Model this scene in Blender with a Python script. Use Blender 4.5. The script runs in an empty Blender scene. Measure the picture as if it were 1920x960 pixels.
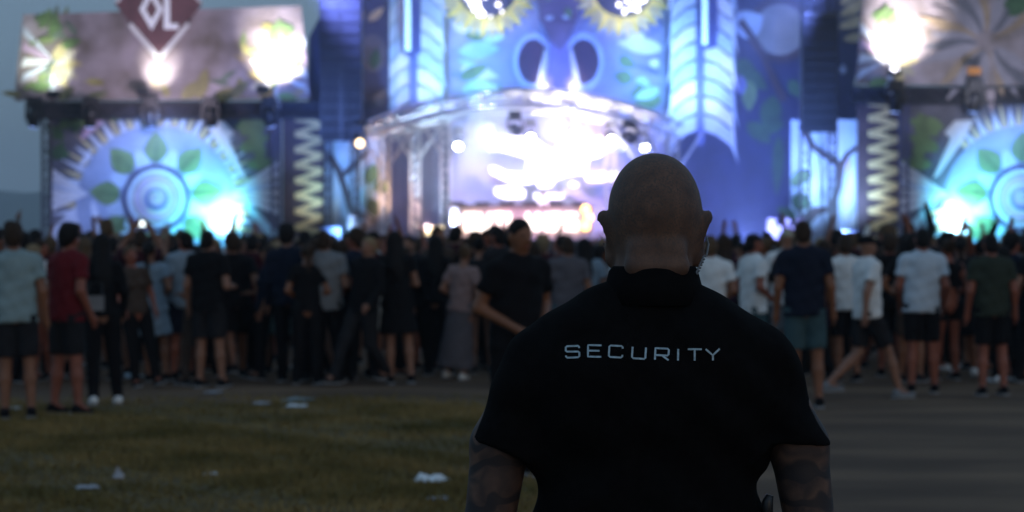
import bpy, bmesh, math, random
import numpy as np
from mathutils import Vector, Matrix
from mathutils.bvhtree import BVHTree

sc = bpy.context.scene
col = sc.collection
R = math.radians
rnd = random.Random(11)

# ------------------------------------------------------------------ camera
F = 4533.0                      # focal length in photograph pixels (85 mm on a 36 mm sensor)
CAMZ, HY = 1.68, 451.0          # eye height, horizon row
cam = bpy.data.cameras.new('camera')
cam.lens, cam.sensor_width = 85.0, 36.0
cam.clip_start, cam.clip_end = 0.1, 9000
cam.dof.use_dof = True
cam.dof.focus_distance = 4.24
cam.dof.aperture_fstop = 6.7
camo = bpy.data.objects.new('camera', cam)
col.objects.link(camo)
camo.location = (0, 0, CAMZ)
camo.rotation_euler = (R(90) - math.atan((480 - HY) / F), 0, 0)
sc.camera = camo

# ------------------------------------------------------------------ sky, sun, exposure
SUN_EL, SUN_AZ = 7.0, 150.0     # dusk: the last sun is low behind the camera, veiled by high cloud
world = bpy.data.worlds.new('World')
sc.world = world
world.use_nodes = True
wn = world.node_tree
bg = wn.nodes['Background']
sky = wn.nodes.new('ShaderNodeTexSky')
sky.sky_type = 'NISHITA'
sky.sun_disc = False
sky.sun_elevation = R(SUN_EL)
sky.sun_rotation = R(SUN_AZ)
sky.air_density, sky.dust_density, sky.ozone_density = 1.0, 1.5, 1.5
dim = wn.nodes.new('ShaderNodeVectorMath')      # sky radiance scaled down to dusk
dim.operation = 'SCALE'
dim.inputs['Scale'].default_value = 0.10
wn.links.new(sky.outputs[0], dim.inputs[0])
veil = wn.nodes.new('ShaderNodeMix')            # even blue-grey veil of high cloud over the whole sky
veil.data_type = 'RGBA'
veil.inputs[0].default_value = .8
veil.inputs[7].default_value = (.200, .325, .490, 1)
wn.links.new(dim.outputs[0], veil.inputs[6])
wn.links.new(veil.outputs[2], bg.inputs[0])
bg.inputs[1].default_value = 1.0
sun = bpy.data.lights.new('sun', 'SUN')
sun.energy, sun.angle, sun.color = 0.07, R(15), (1, .76, .56)
suno = bpy.data.objects.new('sun', sun)
col.objects.link(suno)
suno.rotation_euler = (R(90 - SUN_EL), 0, R(180 - SUN_AZ))
suno['kind'] = 'helper'

sc.view_settings.view_transform = 'Standard'
sc.view_settings.look = 'None'
sc.view_settings.exposure = 0.0
sc.view_settings.gamma = 1.0
sc.view_settings.use_curve_mapping = False
cy = sc.cycles
cy.max_bounces, cy.diffuse_bounces, cy.glossy_bounces = 6, 2, 2
cy.transmission_bounces, cy.volume_bounces, cy.transparent_max_bounces = 4, 0, 8
cy.caustics_reflective = cy.caustics_refractive = False
cy.sample_clamp_indirect = 4.0
cy.use_denoising = True
cy.volume_step_rate = 4.0
cy.volume_max_steps = 64


def P(px, py, Y):
    """the point at distance Y seen at photograph pixel (px, py)"""
    return Vector(((px - 960) * Y / F, Y, CAMZ + (HY - py) * Y / F))


# ------------------------------------------------------------------ materials
MATS = {}


def mat(name, color, rough=.7, var=.15, scale=6., metal=0., emit=None, estr=0., bump=0., sheen=0., coat=0., color2=None, spec=.5):
    if name in MATS:
        return MATS[name]
    m = bpy.data.materials.new(name)
    m.use_nodes = True
    t = m.node_tree
    b = t.nodes['Principled BSDF']
    b.inputs['Roughness'].default_value = rough
    b.inputs['Metallic'].default_value = metal
    b.inputs['Specular IOR Level'].default_value = spec
    if sheen:
        b.inputs['Sheen Weight'].default_value = sheen
    if coat:
        b.inputs['Coat Weight'].default_value = coat
    tc = t.nodes.new('ShaderNodeTexCoord')
    n = t.nodes.new('ShaderNodeTexNoise')
    n.inputs['Scale'].default_value = scale
    n.inputs['Detail'].default_value = 5
    t.links.new(tc.outputs['Object'], n.inputs['Vector'])
    r = t.nodes.new('ShaderNodeValToRGB')
    c2 = color2 or tuple(min(1, c * (1 + var)) for c in color)
    c1 = tuple(c * (1 - var) for c in color)
    r.color_ramp.elements[0].position, r.color_ramp.elements[1].position = .32, .68
    r.color_ramp.elements[0].color = (*c1, 1)
    r.color_ramp.elements[1].color = (*c2, 1)
    t.links.new(n.outputs['Fac'], r.inputs['Fac'])
    t.links.new(r.outputs['Color'], b.inputs['Base Color'])
    if bump:
        bp = t.nodes.new('ShaderNodeBump')
        bp.inputs['Strength'].default_value = bump
        bp.inputs['Distance'].default_value = .01
        n2 = t.nodes.new('ShaderNodeTexNoise')
        n2.inputs['Scale'].default_value = scale * 9
        t.links.new(tc.outputs['Object'], n2.inputs['Vector'])
        t.links.new(n2.outputs['Fac'], bp.inputs['Height'])
        t.links.new(bp.outputs['Normal'], b.inputs['Normal'])
    if emit:
        b.inputs['Emission Color'].default_value = (*emit, 1)
        b.inputs['Emission Strength'].default_value = estr
    MATS[name] = m
    return m


# ------------------------------------------------------------------ mesh helpers
class MB:
    def __init__(self):
        self.v, self.f, self.mi = [], [], []
        self.cur = 0

    def add(self, vs, fs):
        o = len(self.v)
        self.v += [tuple(p) for p in vs]
        self.f += [tuple(i + o for i in f) for f in fs]
        self.mi += [self.cur] * len(fs)
        return self

    def box(self, c, s, rot=None):
        x, y, z = s[0] / 2, s[1] / 2, s[2] / 2
        vs = [Vector(p) for p in ((-x, -y, -z), (x, -y, -z), (x, y, -z), (-x, y, -z), (-x, -y, z), (x, -y, z), (x, y, z), (-x, y, z))]
        if rot is not None:
            vs = [rot @ p for p in vs]
        c = Vector(c)
        return self.add([p + c for p in vs], [(3, 2, 1, 0), (4, 5, 6, 7), (0, 1, 5, 4), (1, 2, 6, 5), (2, 3, 7, 6), (3, 0, 4, 7)])

    def tube(self, pts, rad, n=8, caps=True):
        pts = [Vector(p) for p in pts]
        if not hasattr(rad, '__len__'):
            rad = [rad] * len(pts)
        vs, fs = [], []
        up = None
        for i, p in enumerate(pts):
            t = (pts[min(i + 1, len(pts) - 1)] - pts[max(i - 1, 0)])
            t = t.normalized() if t.length > 1e-9 else Vector((0, 0, 1))
            if up is None:
                up = Vector((0, 0, 1)) if abs(t.z) < .9 else Vector((1, 0, 0))
            a = t.cross(up).normalized()
            b = a.cross(t).normalized()
            up = b
            for k in range(n):
                w = 2 * math.pi * k / n
                vs.append(p + (a * math.cos(w) + b * math.sin(w)) * rad[i])
        m = len(pts)
        for i in range(m - 1):
            for k in range(n):
                k2 = (k + 1) % n
                fs.append((i * n + k, i * n + k2, (i + 1) * n + k2, (i + 1) * n + k))
        if caps:
            fs.append(tuple(reversed(range(n))))
            fs.append(tuple((m - 1) * n + k for k in range(n)))
        return self.add(vs, fs)

    def extrude(self, pts, y0, y1):
        """closed outline of (x, z) points standing between depth y0 (front) and y1"""
        a = sum(pts[i][0] * pts[(i + 1) % len(pts)][1] - pts[(i + 1) % len(pts)][0] * pts[i][1] for i in range(len(pts)))
        if a < 0:
            pts = pts[::-1]
        n = len(pts)
        vs = [(x, y0, z) for x, z in pts] + [(x, y1, z) for x, z in pts]
        fs = [tuple(range(n)), tuple(reversed(range(n, 2 * n)))]
        fs += [(i, i + n, (i + 1) % n + n, (i + 1) % n) for i in range(n)]
        return self.add(vs, fs)

    def lathe(self, prof, n=16, c=(0, 0, 0), axis='Z'):
        vs, fs = [], []
        for r, h in prof:
            for k in range(n):
                w = 2 * math.pi * k / n
                p = (r * math.cos(w), r * math.sin(w), h)
                if axis == 'Y':
                    p = (p[0], -p[2], p[1])
                vs.append((p[0] + c[0], p[1] + c[1], p[2] + c[2]))
        m = len(prof)
        for i in range(m - 1):
            for k in range(n):
                k2 = (k + 1) % n
                fs.append((i * n + k, i * n + k2, (i + 1) * n + k2, (i + 1) * n + k))
        fs.append(tuple(reversed(range(n))))
        fs.append(tuple((m - 1) * n + k for k in range(n)))
        return self.add(vs, fs)

    def mesh(self, name, mats, smooth=False, origin=(0, 0, 0)):
        me = bpy.data.meshes.new(name)
        o = Vector(origin)
        me.from_pydata([tuple(Vector(v) - o) for v in self.v], [], self.f)
        for m in (mats if isinstance(mats, (list, tuple)) else [mats]):
            me.materials.append(m)
        me.polygons.foreach_set('material_index', self.mi)
        if smooth:
            me.polygons.foreach_set('use_smooth', [True] * len(me.polygons))
        me.update()
        return me

    def build(self, name, mats, parent=None, smooth=False):
        """world-space vertices -> one object, its origin at its parent's (or at its own base)"""
        if parent is not None:
            org = wloc(parent)
        else:
            vs = np.array(self.v)
            org = Vector(((vs[:, 0].min() + vs[:, 0].max()) / 2, (vs[:, 1].min() + vs[:, 1].max()) / 2, vs[:, 2].min()))
        o = bpy.data.objects.new(name, self.mesh(name, mats, smooth, org))
        col.objects.link(o)
        if parent is not None:
            o.parent = parent
        else:
            o.location = org
        return o


def wloc(o):
    v = Vector((0, 0, 0))
    while o is not None:
        v += o.location
        o = o.parent
    return v


def tag(o, label=None, cat=None, group=None, kind=None):
    if label: o['label'] = label
    if cat: o['category'] = cat
    if group: o['group'] = group
    if kind or cat: o['kind'] = kind or 'thing'
    return o


def thing(name, loc, label, cat, group=None, rz=0.):
    o = bpy.data.objects.new(name, None)
    o.empty_display_size = .2
    col.objects.link(o)
    o.location = loc
    o.rotation_euler = (0, 0, rz)
    return tag(o, label, cat, group)


def obj(name, me, parent=None, mats=None):
    o = bpy.data.objects.new(name, me)
    col.objects.link(o)
    o.parent = parent
    if mats:
        for i, m in enumerate(mats):
            o.material_slots[i].link = 'OBJECT'
            o.material_slots[i].material = m
    return o


# ------------------------------------------------------------------ organic surfaces: signed distances + surface nets
def cone(a, b, ra, rb, sq=(1, 1, 1), k=.03, clip=()):
    return ('c', np.array(a, float), np.array(b, float), ra, rb, np.array(sq, float), k, clip)


def ell(c, r, k=.03, rot=None, clip=(), sub=False):
    return ('e', np.array(c, float), np.array(r, float), rot, None, sub, k, clip)


def nets(prims, xs, ys, zs, warp=None):
    xs, ys, zs = (np.asarray(a, np.float32) for a in (xs, ys, zs))
    V = np.full((len(xs), len(ys), len(zs)), 1., np.float32)
    h = max(xs[1] - xs[0], ys[1] - ys[0], np.diff(zs).max())
    for p in prims:
        k = p[6]
        if p[0] == 'c':
            _, a, b, ra, rb, sq, _, clip = p
            rr = max(ra, rb) * sq
            lo, hi = np.minimum(a, b) - rr, np.maximum(a, b) + rr
        else:
            _, c, r, rot, _, sub, _, clip = p
            m = r if rot is None else np.full(3, r.max())
            lo, hi = c - m, c + m
        mg = k * 1.5 + 2.5 * h
        sl = []
        for ax, l, u in zip((xs, ys, zs), lo - mg, hi + mg):
            sl.append(slice(int(np.searchsorted(ax, l)), int(np.searchsorted(ax, u))))
        if any(s.stop <= s.start for s in sl):
            continue
        X, Y, Z = xs[sl[0]][:, None, None], ys[sl[1]][None, :, None], zs[sl[2]][None, None, :]
        if p[0] == 'c':
            d3 = (b - a) / sq
            qx, qy, qz = (X - a[0]) / sq[0], (Y - a[1]) / sq[1], (Z - a[2]) / sq[2]
            t = np.clip((qx * d3[0] + qy * d3[1] + qz * d3[2]) / max(1e-9, float(d3 @ d3)), 0, 1)
            d = (np.sqrt((qx - t * d3[0]) ** 2 + (qy - t * d3[1]) ** 2 + (qz - t * d3[2]) ** 2) - (ra + t * (rb - ra))) * sq.min()
        else:
            qx, qy, qz = X - c[0], Y - c[1], Z - c[2]
            if rot is not None:
                M = np.array(rot.to_3x3().transposed())
                qx, qy, qz = (M[i, 0] * qx + M[i, 1] * qy + M[i, 2] * qz for i in range(3))
            k0 = np.sqrt((qx / r[0]) ** 2 + (qy / r[1]) ** 2 + (qz / r[2]) ** 2)
            k1 = np.sqrt((qx / r[0] ** 2) ** 2 + (qy / r[1] ** 2) ** 2 + (qz / r[2] ** 2) ** 2)
            d = k0 * (k0 - 1) / np.maximum(k1, 1e-6)
        for nx, ny, nz, off in clip:
            d = np.maximum(d, nx * X + ny * Y + nz * Z - off)
        S = V[sl[0], sl[1], sl[2]]
        if p[0] == 'e' and sub:
            hh = np.clip(.5 - .5 * (S + d) / k, 0, 1)
            V[sl[0], sl[1], sl[2]] = S * (1 - hh) - d * hh + k * hh * (1 - hh)
        else:
            hh = np.clip(.5 + .5 * (S - d) / k, 0, 1)
            V[sl[0], sl[1], sl[2]] = S * (1 - hh) + d * hh - k * hh * (1 - hh)
    if warp is not None:
        V += warp(xs[:, None, None], ys[None, :, None], zs[None, None, :]).astype(np.float32)
    ins = V < 0
    nc = [n - 1 for n in V.shape]
    acc = np.zeros((*nc, 3), np.float32)
    cnt = np.zeros(nc, np.float32)
    axs = (xs, ys, zs)
    quads = []
    pend = []
    for ax in range(3):
        lo = [slice(None)] * 3; hi = [slice(None)] * 3
        lo[ax], hi[ax] = slice(0, -1), slice(1, None)
        ch = ins[tuple(lo)] != ins[tuple(hi)]
        I = np.argwhere(ch)
        if not len(I):
            continue
        J = I.copy(); J[:, ax] += 1
        a, b = V[tuple(I.T)], V[tuple(J.T)]
        t = a / (a - b)
        pos = np.stack([axs[d][I[:, d]] for d in range(3)], 1)
        pos[:, ax] = pos[:, ax] * (1 - t) + axs[ax][J[:, ax]] * t
        o1, o2 = [d for d in range(3) if d != ax]
        cells = []
        ok = np.ones(len(I), bool)
        for d1, d2 in ((0, 0), (-1, 0), (-1, -1), (0, -1)):
            C = I.copy(); C[:, o1] += d1; C[:, o2] += d2
            g = np.all((C >= 0) & (C < np.array(nc)), axis=1)
            ok &= g
            np.add.at(acc, tuple(C[g].T), pos[g])
            np.add.at(cnt, tuple(C[g].T), 1)
            cells.append(C)
        flip = ins[tuple(I.T)]
        if ax == 1:
            flip = ~flip
        pend.append((cells, ok, flip))
    used = np.argwhere(cnt > 0)
    idx = np.full(nc, -1, np.int64)
    idx[tuple(used.T)] = np.arange(len(used))
    verts = acc[tuple(used.T)] / cnt[tuple(used.T)][:, None]
    for cells, ok, flip in pend:
        q = np.stack([idx[tuple(c[ok].T)] for c in cells], 1)
        fl = flip[ok]
        q[~fl] = q[~fl][:, ::-1]
        quads.append(q)
    return verts, np.concatenate(quads)


def rng(lo, hi, h):
    return np.arange(lo, hi + h, h)


def nets_mb(prims, box, h, warp=None):
    v, q = nets(prims, rng(box[0], box[1], h), rng(box[2], box[3], h), rng(box[4], box[5], h), warp)
    mb = MB()
    mb.add(v.tolist(), q.tolist())
    return mb
# ------------------------------------------------------------------ people of the crowd
POSE = {  # right elbow, right wrist, left elbow, left wrist, right knee, right ankle, left knee, left ankle
    'relaxed': ((.245, -.03, 1.14), (.265, .04, .89), (-.245, -.03, 1.14), (-.265, .04, .89), (.105, .02, .50), (.11, -.02, .09), (-.105, .01, .50), (-.125, -.02, .09)),
    'weight': ((.25, -.05, 1.15), (.235, .10, .92), (-.24, .0, 1.14), (-.21, .15, .95), (.12, .03, .50), (.155, .05, .09), (-.09, .0, .50), (-.10, -.03, .09)),
    'front': ((.27, -.06, 1.16), (.10, .17, 1.03), (-.27, -.06, 1.16), (-.11, .18, 1.05), (.105, .02, .50), (.12, -.02, .09), (-.105, .03, .50), (-.13, .04, .09)),
    'raise': ((.30, .04, 1.66), (.24, .05, 1.92), (-.245, .0, 1.14), (-.22, .12, .93), (.105, .02, .50), (.12, -.02, .09), (-.105, .01, .50), (-.13, .0, .09)),
    'phone': ((.25, .20, 1.52), (.085, .30, 1.79), (-.25, .20, 1.52), (-.085, .30, 1.79), (.105, .02, .50), (.12, -.02, .09), (-.105, .01, .50), (-.13, .0, .09)),
    'cup': ((.25, -.05, 1.14), (.20, .20, 1.12), (-.245, -.03, 1.14), (-.26, .04, .89), (.11, .03, .50), (.14, .03, .09), (-.10, .01, .50), (-.11, -.02, .09)),
    'cross': ((.25, .02, 1.14), (-.02, .20, 1.19), (-.25, .02, 1.14), (.04, .21, 1.15), (.105, .02, .50), (.12, -.02, .09), (-.105, .01, .50), (-.12, .0, .09)),
    'stride': ((.25, -.14, 1.15), (.26, -.17, .91), (-.25, .02, 1.14), (-.24, .20, .96), (.09, .20, .52), (.09, .33, .09), (-.09, -.06, .50), (-.10, -.42, .17)),
    'hip': ((.36, -.06, 1.17), (.19, .06, 1.03), (-.245, -.03, 1.14), (-.24, .10, .91), (.12, .03, .50), (.16, .05, .09), (-.09, .0, .50), (-.10, -.03, .09)),
    'dance': ((.33, .10, 1.27), (.26, .28, 1.43), (-.34, .04, 1.22), (-.29, .25, 1.32), (.15, .14, .52), (.17, -.02, .09), (-.16, .09, .50), (-.21, .02, .09)),
    'cheer': ((.33, .05, 1.62), (.27, .09, 1.88), (-.33, .05, 1.60), (-.24, .10, 1.86), (.105, .04, .50), (.13, -.02, .09), (-.105, .01, .50), (-.15, .03, .09)),
    'reach': ((.29, .12, 1.30), (.26, .34, 1.38), (-.245, -.03, 1.14), (-.20, .14, .93), (.105, .02, .50), (.12, -.02, .09), (-.105, .01, .50), (-.13, .0, .09)),
}
HC = 1.645   # head centre


def arm_pts(pose, sex, side):
    p = POSE[pose]
    e, w = (p[0], p[1]) if side > 0 else (p[2], p[3])
    sw = .185 if sex == 'm' else .16
    dx = (-.02 if sex == 'f' else 0) * side
    return Vector((sw * side, 0, 1.425)), Vector((e[0] + dx, e[1], e[2])), Vector((w[0] + dx, w[1], w[2]))


def leg_pts(pose, side):
    p = POSE[pose]
    k, a = (p[4], p[5]) if side > 0 else (p[6], p[7])
    return Vector((.092 * side, 0, .91)), Vector(k), Vector(a)


def oct_(mb, c, r):
    c = Vector(c)
    vs = [c + Vector(d) for d in ((r[0], 0, 0), (-r[0], 0, 0), (0, r[1], 0), (0, -r[1], 0), (0, 0, r[2]), (0, 0, -r[2]))]
    mb.add(vs, [(0, 2, 4), (2, 1, 4), (1, 3, 4), (3, 0, 4), (2, 0, 5), (1, 2, 5), (3, 1, 5), (0, 3, 5)])


def body_mb(pose, sex):
    f = sex == 'f'
    pr = [ell((0, .012, HC + .012), (.073, .092, .098)), ell((0, .035, HC - .055), (.056, .062, .062)),
          cone((0, .105, HC), (0, .118, HC - .03), .010, .015, k=.02),
          ell((.077, .0, HC - .005), (.012, .022, .034), k=.012), ell((-.077, .0, HC - .005), (.012, .022, .034), k=.012),
          cone((0, -.012, 1.44), (0, .0, 1.60), .058 if not f else .049, .053 if not f else .046),
          cone((-.12, 0, 1.42), (.12, 0, 1.42), .06, .06, k=.06)]
    if f:
        pr += [cone((0, 0, 1.34), (0, 0, 1.12), .148, .125, (1, .68, 1), .05), cone((0, 0, 1.12), (0, 0, .95), .12, .16, (1, .74, 1), .06),
               ell((.07, .085, 1.27), (.06, .055, .06)), ell((-.07, .085, 1.27), (.06, .055, .06))]
    else:
        pr += [cone((0, 0, 1.35), (0, 0, 1.05), .172, .150, (1, .68, 1), .05), cone((0, 0, 1.05), (0, 0, .94), .150, .150, (1, .74, 1), .05)]
    s = .86 if f else 1.
    for sd in (1, -1):
        a, e, w = arm_pts(pose, sex, sd)
        pr += [cone(a, e, .058 * s, .044 * s, k=.035), cone(e, w, .045 * s, .029 * s, k=.02)]
        h = w + (w - e).normalized() * .055
        pr += [cone(w, h, .030 * s, .036 * s, k=.02)]
        hp, kn, an = leg_pts(pose, sd)
        pr += [cone(hp, kn, .092, .056, k=.03), cone(kn, kn.lerp(an, .35), .054, .058, k=.02), cone(kn.lerp(an, .35), an, .057, .036, k=.02),
               cone(an, an + Vector((0, .12, -.055)), .040, .032, k=.02), cone(an, an + Vector((0, -.03, -.05)), .036, .034, k=.02)]
    mb = nets_mb(pr, (-.5, .5, -.62, .62, -.01, 2.1), .02)
    for sd in (1, -1):
        a, e, w = arm_pts(pose, sex, sd)
        d = (w - e).normalized()
        s2 = d.cross(Vector((1, 0, 0)) if abs(d.z) > .5 else Vector((0, 0, 1))).normalized()
        n = d.cross(s2)
        for j, (o, L) in enumerate(((-.026, .062), (-.009, .075), (.009, .07), (.026, .056))):
            b = w + d * .075 + s2 * o
            mb.tube([b, b + d * L * .5, b + d * L * .85 + n * .022], [.0095, .0085, .006], 5)
        b = w + d * .03 + s2 * -.03
        mb.tube([b, b + d * .03 - s2 * .022, b + d * .06 - s2 * .026 + n * .008], [.012, .0105, .008], 5)
    mb.cur = 1
    for sd in (1, -1):
        oct_(mb, (.031 * sd, .096, HC + .012), (.014, .008, .007))
    mb.cur = 2
    oct_(mb, (0, .098, HC - .065), (.024, .009, .008))
    return mb


def shirt_mb(pose, sex, kind):
    f = sex == 'f'
    pr = [cone((-.125, 0, 1.415), (.125, 0, 1.415), .072, .072, k=.06)]
    hem = .90
    if kind == 'crop':
        pr += [cone((0, 0, 1.34), (0, 0, 1.10), .158, .14, (1, .72, 1), .05, ((0, 0, -1, -1.08),)),
               ell((.07, .085, 1.27), (.07, .06, .07)), ell((-.07, .085, 1.27), (.07, .06, .07))]
    elif f:
        pr += [cone((0, 0, 1.34), (0, 0, 1.12), .160, .140, (1, .72, 1), .05), cone((0, 0, 1.12), (0, 0, .86), .142, .195, (1, .76, 1), .06, ((0, 0, -1, -.90),)),
               ell((.07, .085, 1.27), (.068, .06, .066)), ell((-.07, .085, 1.27), (.068, .06, .066))]
        if kind == 'dress':
            pr += [cone((0, 0, 1.0), (0, 0, .50), .165, .245, (1, .8, 1), .05, ((0, 0, -1, -.58),))]
    else:
        pr += [cone((0, 0, 1.36), (0, 0, .82), .188, .200, (1, .72, 1), .05, ((0, 0, -1, -.86),))]
    s = .86 if f else 1.
    for sd in (1, -1):
        a, e, w = arm_pts(pose, sex, sd)
        d = (e - a).normalized()
        if kind in ('tank', 'crop'):
            continue
        if kind == 'long':
            pr += [cone(a, e, .070 * s, .056 * s, k=.04), cone(e, w, .056 * s, .042 * s, k=.02)]
        else:
            t = .62 if kind == 'tee' else .5
            q = a.lerp(e, t)
            pr += [cone(a, a.lerp(e, .95), .070 * s, .076 * s, k=.04, clip=((d.x, d.y, d.z, d.dot(q)),))]
    ph = rnd.random() * 6
    wf = lambda X, Y, Z: .006 * np.sin(Z * 38 + X * 17 + ph) * np.sin(X * 31 - Z * 9 + Y * 12)
    return nets_mb(pr, (-.5, .5, -.5, .5, .15, 2.05), .02, wf)


def bottom_mb(pose, sex, kind):
    f = sex == 'f'
    pr = [cone((-.07, 0, .98), (.07, 0, .98), .094, .094, (1, .95, 1), .05, ((0, 0, 1, 1.02),)), cone((-.07, 0, .90), (.07, 0, .90), .102, .102, (1, .95, 1), .05)]
    if kind in ('skirt', 'long_skirt'):
        z = .52 if kind == 'skirt' else .16
        pr += [cone((0, 0, 1.0), (0, 0, z - .1), .145, .25 if kind == 'skirt' else .27, (1, .78, 1), .05, ((0, 0, -1, -z),))]
    else:
        for sd in (1, -1):
            hp, kn, an = leg_pts(pose, sd)
            if kind == 'trousers':
                pr += [cone(hp, kn, .106, .076, k=.03), cone(kn, an, .074, .058, k=.02, clip=((0, 0, -1, -.06),))]
            else:
                t = {'shorts': .86, 'hotpants': .38}[kind]
                d = (kn - hp).normalized()
                q = hp.lerp(kn, t)
                pr += [cone(hp, hp.lerp(kn, 1.2), .106, .092 if not f else .084, k=.03, clip=((d.x, d.y, d.z, d.dot(q)),))]
    wf = lambda X, Y, Z: .005 * np.sin(Z * 33 + X * 21) * np.sin(X * 37 + Z * 7 + Y * 15)
    return nets_mb(pr, (-.5, .5, -.6, .6, .0, 1.12), .02, wf)


def hair_mb(kind):
    cl = ((0, .72, -.72, .72 * (.094 - (HC + .052))),)      # hairline: forehead to nape
    cap = ell((0, .002, HC + .024), (.084, .101, .099), clip=cl)
    pr = [cap]
    if kind == 'short':
        pr = [ell((0, .0, HC + .022), (.080, .098, .099), clip=((0, .72, -.72, .72 * (.085 - (HC + .052))),))]
    if kind == 'fluffy':
        pr = [ell((0, -.005, HC + .03), (.095, .11, .108), clip=cl), ell((.03, .03, HC + .1), (.05, .05, .04)), ell((-.03, -.01, HC + .11), (.05, .05, .035))]
    if kind in ('short', 'fluffy'):
        pr += [ell((0, -.042, HC - .03), (.073, .066, .075), clip=cl)]
    if kind == 'long':
        pr += [cone((0, -.05, HC), (0, -.105, 1.33), .088, .082, (1, .6, 1), .04), cone((0, -.105, 1.33), (.02, -.125, 1.22), .075, .045, (1, .5, 1), .03),
               cone((.066, -.01, HC), (.085, -.02, 1.46), .03, .03), cone((-.066, -.01, HC), (-.085, -.02, 1.46), .03, .03)]
    if kind == 'bun':
        pr += [ell((0, -.085, HC + .085), (.048, .045, .045))]
    if kind == 'tail':
        pr += [ell((0, -.10, HC + .03), (.035, .04, .04)), cone((0, -.125, HC + .02), (.01, -.12, 1.40), .032, .022)]
    if kind == 'cap':
        pr = [ell((0, .004, HC + .03), (.087, .104, .092), clip=((0, 0, -1, -(HC + .028)),)),
              ell((0, .13, HC + .04), (.070, .075, .012), k=.012)]
    wf = lambda X, Y, Z: .0045 * np.sin(X * 95 + Y * 20) * np.sin(Z * 50 + Y * 60)
    return nets_mb(pr, (-.2, .2, -.24, .28, 1.1, 1.9), .014, None if kind == 'cap' else wf)


def shoe_mb(c):
    x, y, z = c
    pr = [cone((x, y - .035, z - .045), (x, y + .14, z - .055), .043, .040, (1, 1, .8), .02, ((0, 0, -1, -(z - .09)),)),
          cone((x, y - .03, z - .03), (x, y, z + .0), .042, .042, k=.02)]
    mb = nets_mb(pr, (x - .08, x + .08, y - .14, y + .24, z - .12, z + .09), .014)
    mb.cur = 1
    mb.extrude([(x - .044, z - .09), (x + .044, z - .09), (x + .044, z - .072), (x - .044, z - .072)], y - .08, y + .175)
    return mb


MESH = {}


def proto(key, fn, n=1, sm=True):
    if key not in MESH:
        MESH[key] = fn().mesh(key[0], [mat('plain', (.3, .3, .3))] * n, sm)
    return MESH[key]


def cloth(name, c, **kw):
    return mat('cloth_' + name, c, .85, .12, 9., bump=.25, spec=.12, **kw)


CL = {
    'white': (.74, .74, .72), 'pale_blue': (.22, .28, .33), 'pale_grey': (.33, .35, .34), 'teal_grey': (.24, .31, .31), 'grey': (.18, .19, .20), 'grey_blue': (.50, .57, .63),
    'black': (.007, .006, .007), 'charcoal': (.017, .016, .018), 'navy': (.010, .013, .026), 'red': (.13, .012, .016), 'maroon': (.045, .009, .014), 'plum': (.035, .012, .028),
    'beige': (.28, .25, .19), 'cream': (.34, .31, .24), 'pink': (.25, .17, .16), 'olive': (.032, .04, .028), 'denim': (.035, .055, .095), 'teal': (.045, .085, .095), 'khaki': (.16, .13, .085),
    'brown': (.06, .04, .03), 'mottled': (.10, .09, .10), 'sea': (.10, .15, .14)}
SKIN = {'fair': (.25, .115, .068), 'tan': (.21, .078, .034), 'red': (.25, .072, .038), 'dark': (.12, .06, .04)}
HAIR = {'black': (.010, .008, .008), 'brown': (.035, .020, .012), 'light_brown': (.09, .055, .03), 'blond': (.22, .15, .08), 'grey': (.25, .24, .24)}


def skin(n):
    return mat('skin_' + n, SKIN[n], .55, .14, 5.)


EYE = lambda: mat('eyes', (.02, .015, .012), .2)
LIP = lambda: mat('lips', (.25, .07, .06), .5)
SOLE = lambda: mat('sole', (.3, .3, .3), .8)


def person(loc, rz, label, group=None, pose='relaxed', sex='m', h=1.75, shirt=('tee', 'grey'), bottom=('shorts', 'black'), hair=('short', 'black'), sk='fair', shoes='black', flip=False, detail=True):
    root = thing('person', loc, label, 'person', group, rz)
    s = h / 1.75
    root.scale = (-s if flip else s, s, s)
    obj('body', proto(('body', pose, sex), lambda: body_mb(pose, sex), 3), root, [skin(sk), EYE(), LIP()])
    nm = {'tee': 'shirt', 'tank': 'tank_top', 'crop': 'crop_top', 'dress': 'dress', 'long': 'jacket', 'cap': 'shirt'}[shirt[0]]
    obj(nm, proto((nm, pose, sex, shirt[0]), lambda: shirt_mb(pose, sex, shirt[0])), root, [cloth(shirt[1], CL[shirt[1]])])
    if shirt[0] != 'dress' and bottom:
        nm = {'shorts': 'shorts', 'hotpants': 'shorts', 'trousers': 'trousers', 'skirt': 'skirt', 'long_skirt': 'skirt'}[bottom[0]]
        obj(nm, proto((nm, pose, sex, bottom[0]), lambda: bottom_mb(pose, sex, bottom[0])), root, [cloth(bottom[1], CL[bottom[1]])])
    if hair:
        nm = 'cap' if hair[0] == 'cap' else 'hair'
        hm = cloth(hair[1], CL[hair[1]]) if nm == 'cap' else mat('hair_' + hair[1], HAIR[hair[1]], .7, .3, 40., spec=.15)
        obj(nm, proto((nm, hair[0]), lambda: hair_mb(hair[0])), root, [hm])
    if detail:
        for sd in (1, -1):
            _, _, an = leg_pts(pose, sd)
            obj('shoe', proto(('shoe', tuple(round(c, 3) for c in an)), lambda: shoe_mb(an), 2), root, [cloth(shoes, CL[shoes]), SOLE()])
    return root


def feet(px, fy):
    """ground point under the feet seen at pixel row fy"""
    Y = CAMZ * F / (fy - HY)
    return (px - 960) * Y / F, Y


HERO = []   # occupied ground points


def hero(px, fy, rz, label, **kw):
    x, y = feet(px, fy)
    HERO.append((x, y))
    o = person((x, y, .002), R(rz), label, **kw)
    o.rotation_euler = (rnd.gauss(0, .035), rnd.gauss(0, .045), R(rz))
    return o


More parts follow.
